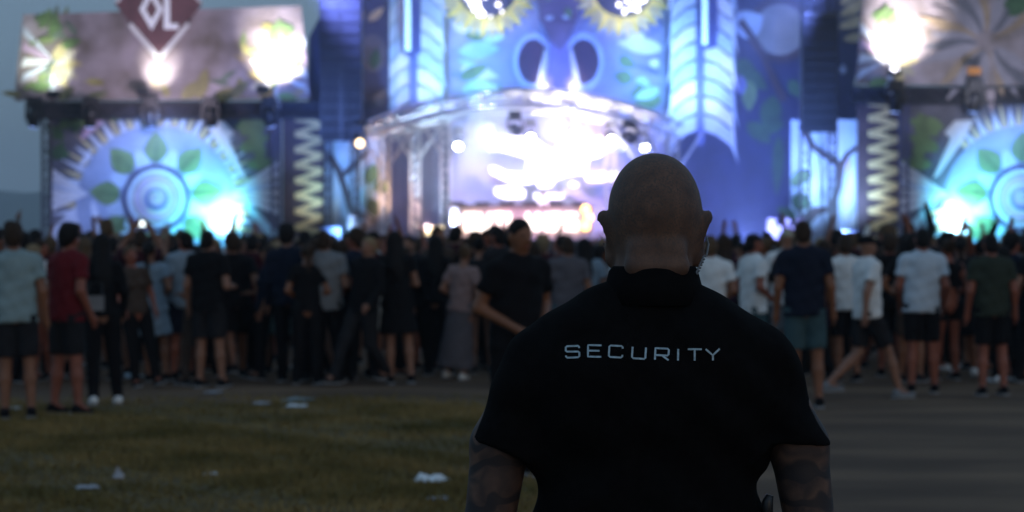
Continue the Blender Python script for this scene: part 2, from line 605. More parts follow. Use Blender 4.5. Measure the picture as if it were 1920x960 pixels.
# rz: 0 looks at the stage, 90 looks left, -90 looks right, 180 looks back at the camera
hero(36, 786, 8, 'man in a pale teal-grey T-shirt and knee shorts at the far left edge', h=1.83, shirt=('tee', 'teal_grey'), bottom=('shorts', 'charcoal'), hair=('fluffy', 'brown'), sk='tan', pose='relaxed')
hero(118, 778, -40, 'man in a dark red T-shirt and dark shorts beside the teal-grey shirt', h=1.82, shirt=('tee', 'red'), bottom=('shorts', 'charcoal'), hair=('fluffy', 'black'), sk='red', pose='weight')
hero(193, 760, 15, 'long-haired woman all in black with white socks, right of the red shirt', h=1.74, sex='f', shirt=('long', 'black'), bottom=('trousers', 'black'), hair=('long', 'black'), shoes='white', pose='weight')
hero(258, 706, 5, 'spectator filming with a lit phone held overhead in both hands', h=1.80, shirt=('tee', 'maroon'), bottom=('shorts', 'black'), hair=('short', 'brown'), sk='tan', pose='phone')
hero(296, 716, -10, 'woman in a pale blue dress right of the black-clad woman', h=1.66, sex='f', shirt=('dress', 'pale_blue'), hair=('tail', 'black'), sk='tan', pose='front')
hero(338, 712, 40, 'man with a pale blue T-shirt looking left below the painted leaves', h=1.79, shirt=('tee', 'pale_blue'), bottom=('shorts', 'navy'), hair=('short', 'black'), sk='red', pose='cup')
hero(357, 705, 12, 'woman with a beige blouse just left of the black T-shirt man', h=1.68, sex='f', shirt=('tee', 'beige'), bottom=('hotpants', 'black'), hair=('tail', 'light_brown'), pose='relaxed')
hero(393, 727, -18, 'man in a black T-shirt and dark shorts holding a clear cup', h=1.79, shirt=('tee', 'black'), bottom=('shorts', 'charcoal'), hair=('short', 'black'), sk='fair', pose='cup')
hero(438, 700, -25, 'woman in a plum top with fair arm bent, right of the cup holder', h=1.68, sex='f', shirt=('tank', 'plum'), bottom=('hotpants', 'denim'), hair=('bun', 'brown'), pose='front')
hero(470, 702, 0, 'dark-haired spectator raising an arm in front of the bright cyan flood', h=1.75, shirt=('tee', 'maroon'), bottom=('shorts', 'black'), hair=('short', 'black'), pose='raise', flip=True)
hero(519, 700, 6, 'blond woman in a cream top and grey-green skirt seen from behind', h=1.66, sex='f', shirt=('tee', 'cream'), bottom=('skirt', 'sea'), hair=('tail', 'blond'), pose='front')
hero(548, 716, -8, 'tall man in a navy shirt in front of the left zigzag column', h=1.85, shirt=('long', 'navy'), bottom=('trousers', 'black'), hair=('fluffy', 'black'), pose='cup')
hero(597, 700, 25, 'woman with a pale grey top tied at the neck below the branch panel', h=1.70, sex='f', shirt=('tank', 'pale_grey'), bottom=('trousers', 'black'), hair=('bun', 'brown'), pose='weight')
hero(640, 704, -5, 'woman with very long brown hair over a pale top and denim shorts', h=1.69, sex='f', shirt=('tee', 'pale_grey'), bottom=('hotpants', 'denim'), hair=('long', 'brown'), pose='relaxed')
hero(697, 708, -62, 'man in a pale grey T-shirt and pale shorts turned right', h=1.78, shirt=('tee', 'pale_grey'), bottom=('shorts', 'pale_grey'), hair=('short', 'black'), sk='tan', pose='front')
hero(752, 720, 5, 'woman with black hair, black short dress and bare legs', h=1.78, sex='f', shirt=('dress', 'black'), hair=('long', 'black'), pose='cross')
hero(788, 700, 165, 'person turned to the camera, pale blue cloth at the chin, near the truss column', h=1.74, shirt=('tee', 'charcoal'), bottom=('trousers', 'black'), hair=('short', 'black'), pose='cross')
hero(818, 704, -12, 'woman with long black hair between black dress and pink top', h=1.73, sex='f', shirt=('long', 'black'), bottom=('trousers', 'black'), hair=('long', 'black'), pose='weight')
hero(852, 712, -20, 'woman in a dusty pink top and long grey skirt with pale shoes', h=1.62, sex='f', shirt=('tee', 'pink'), bottom=('long_skirt', 'mottled'), hair=('bun', 'light_brown'), shoes='white', pose='front')
hero(958, 892, -146, 'tall man in a black polo shirt walking close behind the security guard, hands together', h=1.83, shirt=('tee', 'black'), bottom=('trousers', 'black'), hair=('short', 'black'), sk='tan', pose='front')
hero(1062, 722, 12, 'person in a mottled grey shirt right of the black polo man', h=1.72, shirt=('tee', 'mottled'), bottom=('shorts', 'teal'), hair=('short', 'brown'), sk='tan', pose='weight')
hero(1110, 712, -5, 'woman in a pale blue top beside the guard\'s left ear', h=1.70, sex='f', shirt=('tee', 'pale_blue'), bottom=('hotpants', 'denim'), hair=('long', 'black'), pose='relaxed')
hero(1326, 742, -8, 'man in a white T-shirt with blue back print beside the guard\'s right ear', h=1.72, shirt=('tee', 'white'), bottom=('shorts', 'grey'), hair=('short', 'light_brown'), sk='tan', pose='front')
hero(1357, 706, 10, 'woman with long brown hair and plum top right of the printed white T-shirt', h=1.75, sex='f', shirt=('tank', 'plum'), bottom=('hotpants', 'black'), hair=('long', 'brown'), sk='tan', pose='relaxed')
hero(1414, 730, -68, 'man in an untucked white T-shirt and teal shorts turned right', h=1.75, shirt=('tee', 'white'), bottom=('shorts', 'teal'), hair=('short', 'black'), sk='red', pose='front')
hero(1472, 708, 5, 'white-capped spectator in a white top behind the tall navy T-shirt man', h=1.80, shirt=('tee', 'white'), bottom=('shorts', 'grey'), hair=('cap', 'cream'), pose='weight')
hero(1514, 766, -3, 'tall broad man in a navy T-shirt and teal-grey shorts', h=1.87, shirt=('tee', 'navy'), bottom=('shorts', 'teal'), hair=('short', 'brown'), sk='tan', pose='relaxed')
hero(1590, 716, 10, 'man in a white T-shirt and black shorts behind the striding man', h=1.72, shirt=('tee', 'white'), bottom=('shorts', 'black'), hair=('short', 'brown'), sk='tan', pose='relaxed')
hero(1628, 748, -70, 'man in a white-grey T-shirt and dark cap striding to the right', h=1.72, shirt=('tee', 'white'), bottom=('shorts', 'charcoal'), hair=('cap', 'black'), sk='fair', pose='stride', shoes='grey')
hero(1672, 706, 0, 'dark-clad spectator lifting a bare arm over the cap of the striding man', h=1.73, shirt=('tee', 'black'), bottom=('shorts', 'black'), hair=('fluffy', 'brown'), sk='red', pose='raise')
hero(1726, 738, -4, 'broad man in a grey-blue T-shirt and black shorts', h=1.80, shirt=('tee', 'grey_blue'), bottom=('shorts', 'black'), hair=('short', 'black'), sk='red', pose='weight')
hero(1775, 712, 15, 'bare-shouldered woman in black right of the grey-blue T-shirt', h=1.68, sex='f', shirt=('crop', 'black'), bottom=('hotpants', 'black'), hair=('bun', 'brown'), sk='red', pose='front')
hero(1806, 706, -10, 'woman in a charcoal tank top left of the olive T-shirt man', h=1.72, sex='f', shirt=('tank', 'charcoal'), bottom=('skirt', 'black'), hair=('tail', 'black'), sk='tan', pose='cup', shoes='white')
hero(1829, 694, 0, 'dark-haired spectator pointing one arm up at the right painted panel', h=1.70, shirt=('tee', 'charcoal'), bottom=('shorts', 'black'), hair=('short', 'black'), sk='tan', pose='raise', flip=True)
hero(1863, 742, 4, 'man in an olive-black T-shirt and black shorts near the right edge', h=1.74, shirt=('tee', 'olive'), bottom=('shorts', 'black'), hair=('short', 'black'), sk='red', pose='relaxed')
hero(1902, 714, -65, 'man in profile with a navy T-shirt at the right edge', h=1.74, shirt=('tee', 'navy'), bottom=('shorts', 'denim'), hair=('fluffy', 'black'), sk='red', pose='cup')
hero(-22, 728, -50, 'man in a charcoal T-shirt cut off by the left edge', h=1.80, shirt=('tee', 'charcoal'), bottom=('shorts', 'black'), hair=('fluffy', 'black'), sk='tan', pose='relaxed')
hero(76, 712, -110, 'woman with a pink face between the teal-grey and red T-shirts', h=1.68, sex='f', shirt=('tee', 'white'), bottom=('hotpants', 'black'), hair=('tail', 'brown'), sk='red', pose='front')
hero(152, 700, 20, 'man with a pale blue T-shirt behind the red T-shirt', h=1.76, shirt=('tee', 'pale_blue'), bottom=('shorts', 'black'), hair=('short', 'black'), pose='cross')
hero(215, 690, 0, 'spectator thrusting one fist high against the left painted sun', h=1.72, shirt=('tee', 'charcoal'), bottom=('shorts', 'black'), hair=('short', 'black'), pose='raise')
hero(905, 700, 5, 'woman in a charcoal top left of the black polo man', h=1.70, sex='f', shirt=('tank', 'charcoal'), bottom=('hotpants', 'black'), hair=('bun', 'black'), pose='relaxed')
hero(1545, 694, 5, 'woman in a plum dress right of the tall navy T-shirt man', h=1.68, sex='f', shirt=('dress', 'plum'), hair=('long', 'brown'), sk='tan', pose='weight')

# the packed crowd behind: label by what stands above and behind them
ZONE = [(95, 'open sky'), (330, 'left panel\'s dim half'), (520, 'left panel\'s bright half'), (615, 'left zigzag column'),
        (720, 'left branch panel'), (850, 'left truss columns'), (960, 'first booth letters'), (1140, 'last booth letters'), (1330, 'roof\'s right end'),
        (1480, 'blue smoke'), (1610, 'right branch panel'), (1700, 'right zigzag column'), (2500, 'right panel')]
HZ = {'black': 'black-haired', 'brown': 'brown-haired', 'light_brown': 'light-brown-haired', 'blond': 'blond', 'grey': 'grey-haired'}
crowd = list(HERO)
NEAR = {}


def fill(n, y0, y1, mind, dark=False):
    made = 0
    for _ in range(n * 60):
        if made >= n:
            break
        if made and rnd.random() < .55:      # people stand in loose knots
            x, y = crowd[-1][0] + rnd.uniform(-.75, .75), crowd[-1][1] + rnd.uniform(-.6, .6)
        else:
            y = y0 + (y1 - y0) * rnd.random() ** .85
            x = (rnd.random() - .5) * (2010 / F) * y
        if not y0 <= y <= y1 or abs(x) > 1010 / F * y:
            continue
        if any((x - a) ** 2 + (y - b) ** 2 < mind * mind for a, b in crowd):
            continue
        crowd.append((x, y))
        made += 1
        sex = 'f' if rnd.random() < .42 else 'm'
        px = 960 + x * F / y
        zone = 'the ' + next(t for u, t in ZONE if px < u)
        hc = rnd.choices(['black', 'brown', 'light_brown', 'blond'], [5, 4, 2, 1])[0]
        row = 'near rows' if y < 44 else 'far rows'
        arm = rnd.random()
        pose = 'raise' if arm < .09 else 'phone' if arm < .13 else 'cheer' if arm < .16 else rnd.choice(['relaxed', 'weight', 'front', 'cross', 'cup', 'reach', 'hip', 'dance', 'stride'])
        up = {'raise': 'arm up, ', 'phone': 'both hands up, ', 'cheer': 'both arms high, '}.get(pose, '')
        sht = (rnd.choice(['tee', 'tee', 'tank', 'tee'] if sex == 'f' else ['tee', 'tee', 'tee', 'long']), rnd.choices(['black', 'charcoal', 'navy', 'maroon', 'plum', 'grey', 'white', 'pale_grey', 'pale_blue', 'mottled', 'beige', 'grey_blue'], [8, 6, 4, 3, 2, 3, 1.6, 1.2, 1, 2, 1, 1])[0])
        if dark:
            sht = (sht[0], rnd.choice(['black', 'charcoal', 'navy', 'black', 'maroon', 'brown', 'grey']))
        if y < 44:
            lab = '%s %s in %s, %snear rows below %s' % (HZ[hc], 'man' if sex == 'm' else 'woman', sht[1].replace('_', ' '), up, zone)
        else:
            lab = '%s head %sin the far rows below %s' % (HZ[hc], up, zone)
        o = person((x, y, .002), rnd.gauss(0, .6) if rnd.random() < .75 else rnd.uniform(-3, 3), lab, 'crowd below ' + zone, pose, sex,
               rnd.gauss(1.76, .065) if sex == 'm' else rnd.gauss(1.65, .065),
               sht,
               ('trousers', 'black') if dark and rnd.random() < .6 else (rnd.choice(['shorts', 'trousers', 'trousers'] if sex == 'm' else ['hotpants', 'skirt', 'trousers', 'trousers']), rnd.choice(['black', 'charcoal', 'black', 'navy', 'brown'])),
               (rnd.choice(['short', 'short', 'fluffy'] if sex == 'm' else ['long', 'tail', 'bun', 'long']), hc), rnd.choice(['fair', 'tan', 'tan', 'red']),
               'white' if rnd.random() < .1 else rnd.choice(['black', 'charcoal']), rnd.random() < .5, detail=y < 40)
        o.rotation_euler = (rnd.gauss(.01, .055), rnd.gauss(0, .05), o.rotation_euler.z)
        if y < 44:
            NEAR.setdefault(lab, []).append((px, o))


fill(92, 27.6, 33.5, .33, True)
fill(100, 33, 41, .40)
fill(38, 41, 56, .5)
fill(30, 56, 80, .7)
ORD = ['leftmost', 'second-from-left', 'third-from-left', 'fourth-from-left', 'fifth-from-left', 'sixth-from-left']
for lab, lst in NEAR.items():
    if len(lst) > 1:
        lst.sort(key=lambda t: t[0])
        for k, (_, o) in enumerate(lst):
            o['label'] = '%s %s' % (ORD[k], lab)
# ------------------------------------------------------------------ the security guard in front
GX, GY = .245, 4.317
guard = thing('person', (GX, GY, .0), 'bald security guard in a black SECURITY polo shirt, back to the camera', 'person')
Euler = __import__('mathutils').Euler


def tattoo_skin():
    m = bpy.data.materials.new('guard_skin')
    m.use_nodes = True
    t = m.node_tree
    b = t.nodes['Principled BSDF']
    b.inputs['Roughness'].default_value = .55
    N, L = t.nodes.new, t.links.new
    b.inputs['Specular IOR Level'].default_value = .22
    tc = N('ShaderNodeTexCoord')
    mp = N('ShaderNodeMapping'); L(tc.outputs['Object'], mp.inputs['Vector'])
    n = N('ShaderNodeTexNoise'); n.inputs['Scale'].default_value = 34; n.inputs['Detail'].default_value = 6
    L(mp.outputs[0], n.inputs['Vector'])
    r = N('ShaderNodeValToRGB')
    r.color_ramp.elements[0].position, r.color_ramp.elements[1].position = .3, .7
    r.color_ramp.elements[0].color = (.085, .048, .036, 1)
    r.color_ramp.elements[1].color = (.165, .09, .06, 1)
    L(n.outputs['Fac'], r.inputs['Fac'])
    # inked sleeves: distorted bands, only on the arms (below 1.42 m, outside the trunk)
    w = N('ShaderNodeTexWave'); w.wave_type = 'RINGS'; w.inputs['Scale'].default_value = 5; w.inputs['Distortion'].default_value = 11; w.inputs['Detail'].default_value = 2; w.inputs['Detail Scale'].default_value = 1.6
    L(mp.outputs[0], w.inputs['Vector'])
    v = N('ShaderNodeTexVoronoi'); v.feature = 'DISTANCE_TO_EDGE'; v.inputs['Scale'].default_value = 13
    nz = N('ShaderNodeTexNoise'); nz.inputs['Scale'].default_value = 9; L(mp.outputs[0], nz.inputs['Vector'])
    mx = N('ShaderNodeMix'); mx.data_type = 'VECTOR'; mx.inputs[0].default_value = .12
    L(mp.outputs[0], mx.inputs[4]); L(nz.outputs['Color'], mx.inputs[5]); L(mx.outputs[1], v.inputs['Vector'])
    vr = N('ShaderNodeMapRange'); vr.inputs[1].default_value = .02; vr.inputs[2].default_value = .22; vr.inputs[3].default_value = .75; vr.inputs[4].default_value = 0
    L(v.outputs['Distance'], vr.inputs[0])
    wr = N('ShaderNodeMapRange'); wr.inputs[1].default_value = .4; wr.inputs[2].default_value = .85
    L(w.outputs['Fac'], wr.inputs[0])
    mxx = N('ShaderNodeMath'); mxx.operation = 'MAXIMUM'; L(vr.outputs[0], mxx.inputs[0]); L(wr.outputs[0], mxx.inputs[1])
    sx = N('ShaderNodeSeparateXYZ'); L(tc.outputs['Object'], sx.inputs[0])
    lz = N('ShaderNodeMath'); lz.operation = 'LESS_THAN'; lz.inputs[1].default_value = 1.42; L(sx.outputs['Z'], lz.inputs[0])
    hz = N('ShaderNodeMath'); hz.operation = 'GREATER_THAN'; hz.inputs[1].default_value = .92; L(sx.outputs['Z'], hz.inputs[0])
    a1 = N('ShaderNodeMath'); a1.operation = 'MULTIPLY'; L(lz.outputs[0], a1.inputs[0]); L(hz.outputs[0], a1.inputs[1])
    a2 = N('ShaderNodeMath'); a2.operation = 'MULTIPLY'; L(a1.outputs[0], a2.inputs[0]); L(mxx.outputs[0], a2.inputs[1])
    a3 = N('ShaderNodeMath'); a3.operation = 'MULTIPLY'; a3.inputs[1].default_value = .85; L(a2.outputs[0], a3.inputs[0])
    # shaved stubble on the skull
    st = N('ShaderNodeTexNoise'); st.inputs['Scale'].default_value = 240; st.inputs['Detail'].default_value = 2
    L(tc.outputs['Object'], st.inputs['Vector'])
    sr = N('ShaderNodeMapRange'); sr.inputs[1].default_value = .45; sr.inputs[2].default_value = .65; sr.inputs[4].default_value = .75
    L(st.outputs['Fac'], sr.inputs[0])
    zz = N('ShaderNodeMapRange'); zz.inputs[1].default_value = 1.59; zz.inputs[2].default_value = 1.72
    L(sx.outputs['Z'], zz.inputs[0])
    sm = N('ShaderNodeMath'); sm.operation = 'MULTIPLY'; L(sr.outputs[0], sm.inputs[0]); L(zz.outputs[0], sm.inputs[1])
    m1 = N('ShaderNodeMix'); m1.data_type = 'RGBA'; L(sm.outputs[0], m1.inputs[0]); L(r.outputs[0], m1.inputs[6]); m1.inputs[7].default_value = (.06, .05, .045, 1)
    m2 = N('ShaderNodeMix'); m2.data_type = 'RGBA'; L(a3.outputs[0], m2.inputs[0]); L(m1.outputs[2], m2.inputs[6]); m2.inputs[7].default_value = (.016, .018, .022, 1)
    L(m2.outputs[2], b.inputs['Base Color'])
    bp = N('ShaderNodeBump'); bp.inputs['Strength'].default_value = .12; bp.inputs['Distance'].default_value = .003
    L(st.outputs['Fac'], bp.inputs['Height']); L(bp.outputs['Normal'], b.inputs['Normal'])
    return m


def guard_body():
    hx = .010
    E = Euler
    pr = [ell((hx, .0, 1.750), (.0785, .098, .086), k=.03), ell((hx, -.010, 1.720), (.0765, .088, .070), k=.03), ell((hx, .045, 1.66), (.055, .066, .072), k=.03),
          cone((hx, .10, 1.725), (hx, .118, 1.69), .010, .016, k=.015), ell((hx, .09, 1.748), (.05, .02, .014), k=.02),
          ell((hx - .031, .112, 1.728), (.02, .02, .013), k=.012, sub=True), ell((hx + .031, .112, 1.728), (.02, .02, .013), k=.012, sub=True),
          ell((hx, .112, 1.648), (.03, .012, .007), k=.008), ell((hx, .115, 1.6415), (.024, .008, .0025), k=.004, sub=True),
          cone((hx - .002, -.018, 1.685), (.0, -.026, 1.50), .0655, .074, k=.03),
          cone((hx - .034, -.079, 1.664), (hx + .034, -.079, 1.664), .014, .014, k=.022), cone((hx - .04, -.082, 1.634), (hx + .04, -.082, 1.634), .016, .016, k=.022)]
    for s in (-1, 1):      # ears: a cupped shell standing off the skull
        q = E((R(-12), R(14 * s), R(-30 * s))).to_matrix()
        c = Vector((hx + s * .0818, -.012, 1.687))
        pr += [ell(c, (.0080, .029, .049), k=.008, rot=q), ell(c + Vector((s * .004, -.003, .018)), (.0078, .024, .028), k=.006, rot=q),
               ell(c + Vector((s * .010, .012, .006)), (.008, .015, .022), k=.006, rot=q, sub=True), ell(c + Vector((-s * .003, .008, -.040)), (.0075, .013, .015), k=.008, rot=q)]
    pr += [cone((s * .05, -.01, 1.53), (s * .18, -.0, 1.45), .045, .05, k=.05) for s in (-1, 1)]
    pr += [cone((0, 0, 1.40), (0, .0, .98), .19, .165, (1, .66, 1), .05), cone((-.07, 0, .93), (.07, 0, .93), .125, .125, (1, .85, 1), .05)]
    for s in (-1, 1):
        sh, el_, wr = Vector((s * .200, 0, 1.450)), Vector((s * .287, -.015, 1.165)), Vector((s * .290, .075, .905))
        md = Vector((s * .266, -.006, 1.315))
        pr += [cone(sh, md, .056, .052, k=.015), cone(md, el_, .052, .044, k=.015),
               cone(el_, el_.lerp(wr, .3), .044, .047, k=.015), cone(el_.lerp(wr, .3), wr, .047, .033, k=.015)]
        d = (wr - el_).normalized()
        hp = wr + d * .055
        pr += [cone(wr, hp + Vector((0, .012, 0)), .032, .034, (.7, 1, 1), .02), cone(wr, hp + Vector((0, -.014, 0)), .030, .032, (.7, 1, 1), .02)]
        for j, (o, L_) in enumerate(((.030, .075), (.010, .085), (-.010, .08), (-.029, .064))):
            b = hp + Vector((0, o, 0)) + d * .02
            m_ = b + d * L_ * .55
            pr += [cone(b, m_, .0105, .0095, k=.006), cone(m_, m_ + (d + Vector((-s * .45, .1, 0))).normalized() * L_ * .5, .0095, .0078, k=.005)]
        b = wr + d * .02 + Vector((-s * .012, .03, 0))
        pr += [cone(b, b + d * .045 + Vector((-s * .012, .025, 0)), .013, .0115, k=.01), cone(b + d * .045 + Vector((-s * .012, .025, 0)), b + d * .075 + Vector((-s * .016, .022, 0)), .0112, .009, k=.006)]
        hpj, kn, an = Vector((s * .10, 0, .91)), Vector((s * .13, .015, .50)), Vector((s * .145, -.02, .09))
        pr += [cone(hpj, kn, .105, .062), cone(kn, kn.lerp(an, .35), .058, .064), cone(kn.lerp(an, .35), an, .062, .04), cone(an, an + Vector((0, .14, -.055)), .04, .032), cone(an, an + Vector((0, -.03, -.05)), .036, .034)]
    zs = np.concatenate([np.arange(-.01, .72, .012), np.arange(.72, 1.59, .0075), np.arange(1.59, 1.86, .0036)])
    v, q = nets(pr, rng(-.37, .37, .0048), rng(-.2, .22, .005), zs)
    mb = MB(); mb.add(v.tolist(), q.tolist())
    mb.cur = 1
    for s in (-1, 1):
        oct_(mb, (hx + .031 * s, .094, 1.727), (.013, .008, .008))
    return mb


def guard_shirt():
    pr = []
    for s in (-1, 1):
        pr += [cone((s * .03, -.028, 1.562), (s * .185, -.012, 1.462), .066, .072, k=.05)]
        sh, el_ = Vector((s * .186, -.005, 1.440)), Vector((s * .255, -.008, 1.298))
        d = (el_ - sh).normalized()
        q = Vector((s * .27, 0, 1.312 if s < 0 else 1.320))
        n = Vector((-.34 if s < 0 else -.03, 0, -1)).normalized()
        pr += [cone(sh, sh.lerp(el_, 1.3), .078, .067, k=.02, clip=((n.x, n.y, n.z, n.dot(q)),))]
    pr += [ell((s * .178, -.006, 1.426), (.090, .084, .090), k=.025) for s in (-1, 1)]
    pr += [ell((0, -.015, 1.42), (.205, .132, .150), k=.05), cone((0, 0, 1.37), (0, 0, .84), .207, .200, (1, .67, 1), .04, ((0, 0, -1, -.885),)),
           ell((.09, -.075, 1.43), (.09, .062, .11), k=.05), ell((-.09, -.075, 1.43), (.09, .062, .11), k=.05)]
    def wf(X, Y, Z):
        f = .0030 * np.sin(Z * 46 + np.abs(X) * 30 + 1.3) * np.sin(X * 19 + Z * 13) + .0022 * np.sin(X * 61 + Z * 35 + Y * 20) * np.sin(Z * 27 - X * 15)
        low = np.clip((1.36 - Z) / .2, 0, 1)
        return f * 1.2 + low * .008 * np.sin(Z * 58 + X * 22 * np.sign(X) + .7) * np.clip(np.abs(X) * 8 - .5, 0, 1)
    zs = np.concatenate([np.arange(.86, 1.22, .008), np.arange(1.22, 1.66, .0052)])
    v, q = nets(pr, rng(-.38, .38, .0055), rng(-.2, .2, .0055), zs, wf)
    mb = MB(); mb.add(v.tolist(), q.tolist())
    return mb


GBLACK = mat('guard_polo', (.0052, .0048, .0052), .9, .2, 60., bump=.3, spec=.05)
obj('body', guard_body().mesh('body', [tattoo_skin(), EYE()], True), guard)
smesh = guard_shirt()
shirt = obj('polo_shirt', smesh.mesh('polo_shirt', GBLACK, True), guard)
bvh = BVHTree.FromPolygons([Vector(v) for v in smesh.v], smesh.f)

# stand-up folded collar: closed band round the neck, higher at the back
mb = MB()
NS = 48
prof = [(-.004, 0.), (.004, .020), (.002, .040), (.006, .046), (.011, .040), (.016, .015), (.022, -.022), (.015, -.024), (.004, -.010)]
ring = []
for k in range(NS):
    w = 2 * math.pi * k / NS
    cx, cyy = math.cos(w), math.sin(w)
    back = min(1, max(0, (.95 - cyy) / 1.25))
    back = back * back * (3 - 2 * back)
    for o, z in prof:
        rx, ry = .0700 + o * .8 - z * .08, .0785 + o - z * .12
        ring.append((.006 + rx * cx * (1.02 + .04 * abs(cx)), -.018 + ry * cyy, 1.515 + .074 * back + z))
n = len(prof)
mb.add(ring, [(k * n + j, k * n + (j + 1) % n, ((k + 1) % NS) * n + (j + 1) % n, ((k + 1) % NS) * n + j) for k in range(NS) for j in range(n)])
obj('collar', mb.mesh('collar', GBLACK, True), shirt)

# SECURITY across the back: stitched strokes laid on the cloth
G = {  # unit box strokes (x 0..1.12, y 0..1)
    'S': [[(1.1, .80), (1.1, .92), (1.0, 1), (.12, 1), (0, .9), (0, .62), (.1, .53), (1.0, .5), (1.1, .42), (1.1, .1), (.98, 0), (.1, 0), (0, .1), (0, .2)]],
    'E': [[(1.1, 1), (0, 1), (0, 0), (1.1, 0)], [(0, .52), (.95, .52)]],
    'C': [[(1.1, .78), (1.1, .9), (1.0, 1), (.12, 1), (0, .9), (0, .1), (.12, 0), (1.0, 0), (1.1, .1), (1.1, .24)]],
    'U': [[(0, 1), (0, .1), (.12, 0), (1.0, 0), (1.1, .1), (1.1, 1)]],
    'R': [[(0, 0), (0, 1), (1.0, 1), (1.1, .9), (1.1, .5), (1.0, .4), (0, .4)], [(.55, .4), (1.12, 0)]],
    'I': [[(.5, 0), (.5, 1)]],
    'T': [[(0, 1), (1.15, 1)], [(.57, 1), (.57, 0)]],
    'Y': [[(0, 1), (.57, .45), (1.15, 1)], [(.57, .45), (.57, 0)]]}
THREAD = mat('lettering_thread', (.34, .44, .48), .6, .25, 160.)


def letter(ch, px, py, size, rot):
    mb = MB()
    for st in G[ch]:
        pts = []
        for i in range(len(st) - 1):     # resample so that the stroke follows the cloth
            a, b = Vector(st[i]), Vector(st[i + 1])
            m = max(1, int((b - a).length / .25))
            pts += [a.lerp(b, j / m) for j in range(m)]
        pts.append(Vector(st[-1]))
        row = []
        for i, p in enumerate(pts):
            t = pts[min(i + 1, len(pts) - 1)] - pts[max(i - 1, 0)]
            t.normalize()
            nn = Vector((-t.y, t.x)) * .078
            pr = []
            for q in (p + nn, p - nn):
                x = (q.x - .55) * size * 1.06
                z = (q.y - .5) * size
                x, z = x * math.cos(rot) - z * math.sin(rot), x * math.sin(rot) + z * math.cos(rot)
                X, Z = (px - 960) / 1050 * 1.0 + x - GX, CAMZ + (HY - py) / 1050 + z
                # the back lies nearer than the ears: stay on the same sight line
                for _ in range(2):
                    hit = bvh.ray_cast(Vector((X, -1, Z)), Vector((0, 1, 0)))
                    yy = hit[0].y if hit[0] else -.12
                    kx = (GY + yy) / 4.317
                    X = ((px - 960) / 1050 + x) * kx - GX
                    Z = CAMZ + ((HY - py) / 1050 + z) * kx
                pr.append((X, yy, Z))
            row.append(pr)
        vs, fs = [], []
        for a, b in row:
            vs += [(a[0], a[1] - .0022, a[2]), (b[0], b[1] - .0022, b[2]), (a[0], a[1] + .001, a[2]), (b[0], b[1] + .001, b[2])]
        for i in range(len(row) - 1):
            o, p2 = i * 4, i * 4 + 4
            fs += [(o, p2, p2 + 1, o + 1), (o + 2, p2 + 2, p2, o), (o + 1, p2 + 1, p2 + 3, o + 3)]
        mb.add(vs, fs)
    obj('letter', mb.mesh('letter', THREAD), shirt)


for ch, px, py, rt in (('S', 1073.5, 659.5, .04), ('E', 1115, 658, -.02), ('C', 1154.5, 659, -.05), ('U', 1198, 661.5, -.06), ('R', 1241, 664, -.05), ('I', 1272.5, 665, -.02), ('T', 1302, 665.5, 0), ('Y', 1336, 665, .03)):
    letter(ch, px, py, .0205, rt)

# trousers, belt and boots
pr = [cone((-.08, 0, .95), (.08, 0, .95), .135, .135, (1, .92, 1), .05), cone((-.08, 0, .88), (.08, 0, .88), .135, .135, (1, .92, 1), .05)]
for s in (-1, 1):
    hpj, kn, an = Vector((s * .10, 0, .91)), Vector((s * .13, .015, .50)), Vector((s * .145, -.02, .07))
    pr += [cone(hpj, kn, .122, .088), cone(kn, an, .086, .07, clip=((0, 0, -1, -.05),))]
obj('trousers', nets_mb(pr, (-.32, .32, -.22, .25, .0, 1.12), .012).mesh('trousers', cloth('black', CL['black']), True), guard)
for s in (-1, 1):
    obj('shoe', shoe_mb(Vector((s * .145, -.02, .09))).mesh('shoe', [cloth('black', CL['black']), SOLE()], True), guard)

# clear coiled ear tube behind the right ear
mb = MB()
pts = [(.0995, .01, 1.695), (.105, -.012, 1.674), (.1, -.034, 1.655)]
for i in range(90):
    t = i / 89
    c = Vector((.096, -.036, 1.652)).lerp(Vector((.080, -.066, 1.622)), t)
    w = t * 2 * math.pi * 6
    pts.append(c + Vector((math.cos(w) * .0018, math.sin(w) * .0015, math.sin(w) * .0016)))
mb.tube([Vector(p) + Vector((GX, GY, .0)) for p in pts], .0018, 6)
glassy = mat('clear_tube', (.16, .17, .18), .3, .05, spec=.3)
ear = thing('earpiece', Vector((GX, GY, .0)) + Vector((.096, -.036, 1.58)), 'clear coiled earpiece tube behind the guard\'s right ear', 'earpiece')
mb.build('coiled_tube', glassy, ear, True)
MB().lathe([(.006, -.006), (.008, 0), (.006, .006)], 10, Vector((GX + .0985, GY + .012, 1.71)), 'Z').build('ear_plug', mat('ear_plug', (.5, .5, .5), .4), ear, True)

# radio clipped to the belt on the right hip
rb = Vector((GX + .205, GY - .05, 1.02))
radio = thing('radio', rb, 'black two-way radio clipped at the guard\'s right hip', 'radio')
RB = mat('radio_plastic', (.012, .012, .013), .45, .2)
MB().box(rb + Vector((0, 0, .08)), (.036, .06, .16)).build('case', RB, radio)
MB().tube([rb + Vector((0, -.012, .16)), rb + Vector((0, -.012, .20)), rb + Vector((.004, -.012, .212))], [.010, .010, .007], 10).build('antenna', RB, radio, True)
MB().lathe([(.010, 0), (.010, .018), (.008, .02)], 12, rb + Vector((0, .016, .16))).build('knob', RB, radio, True)
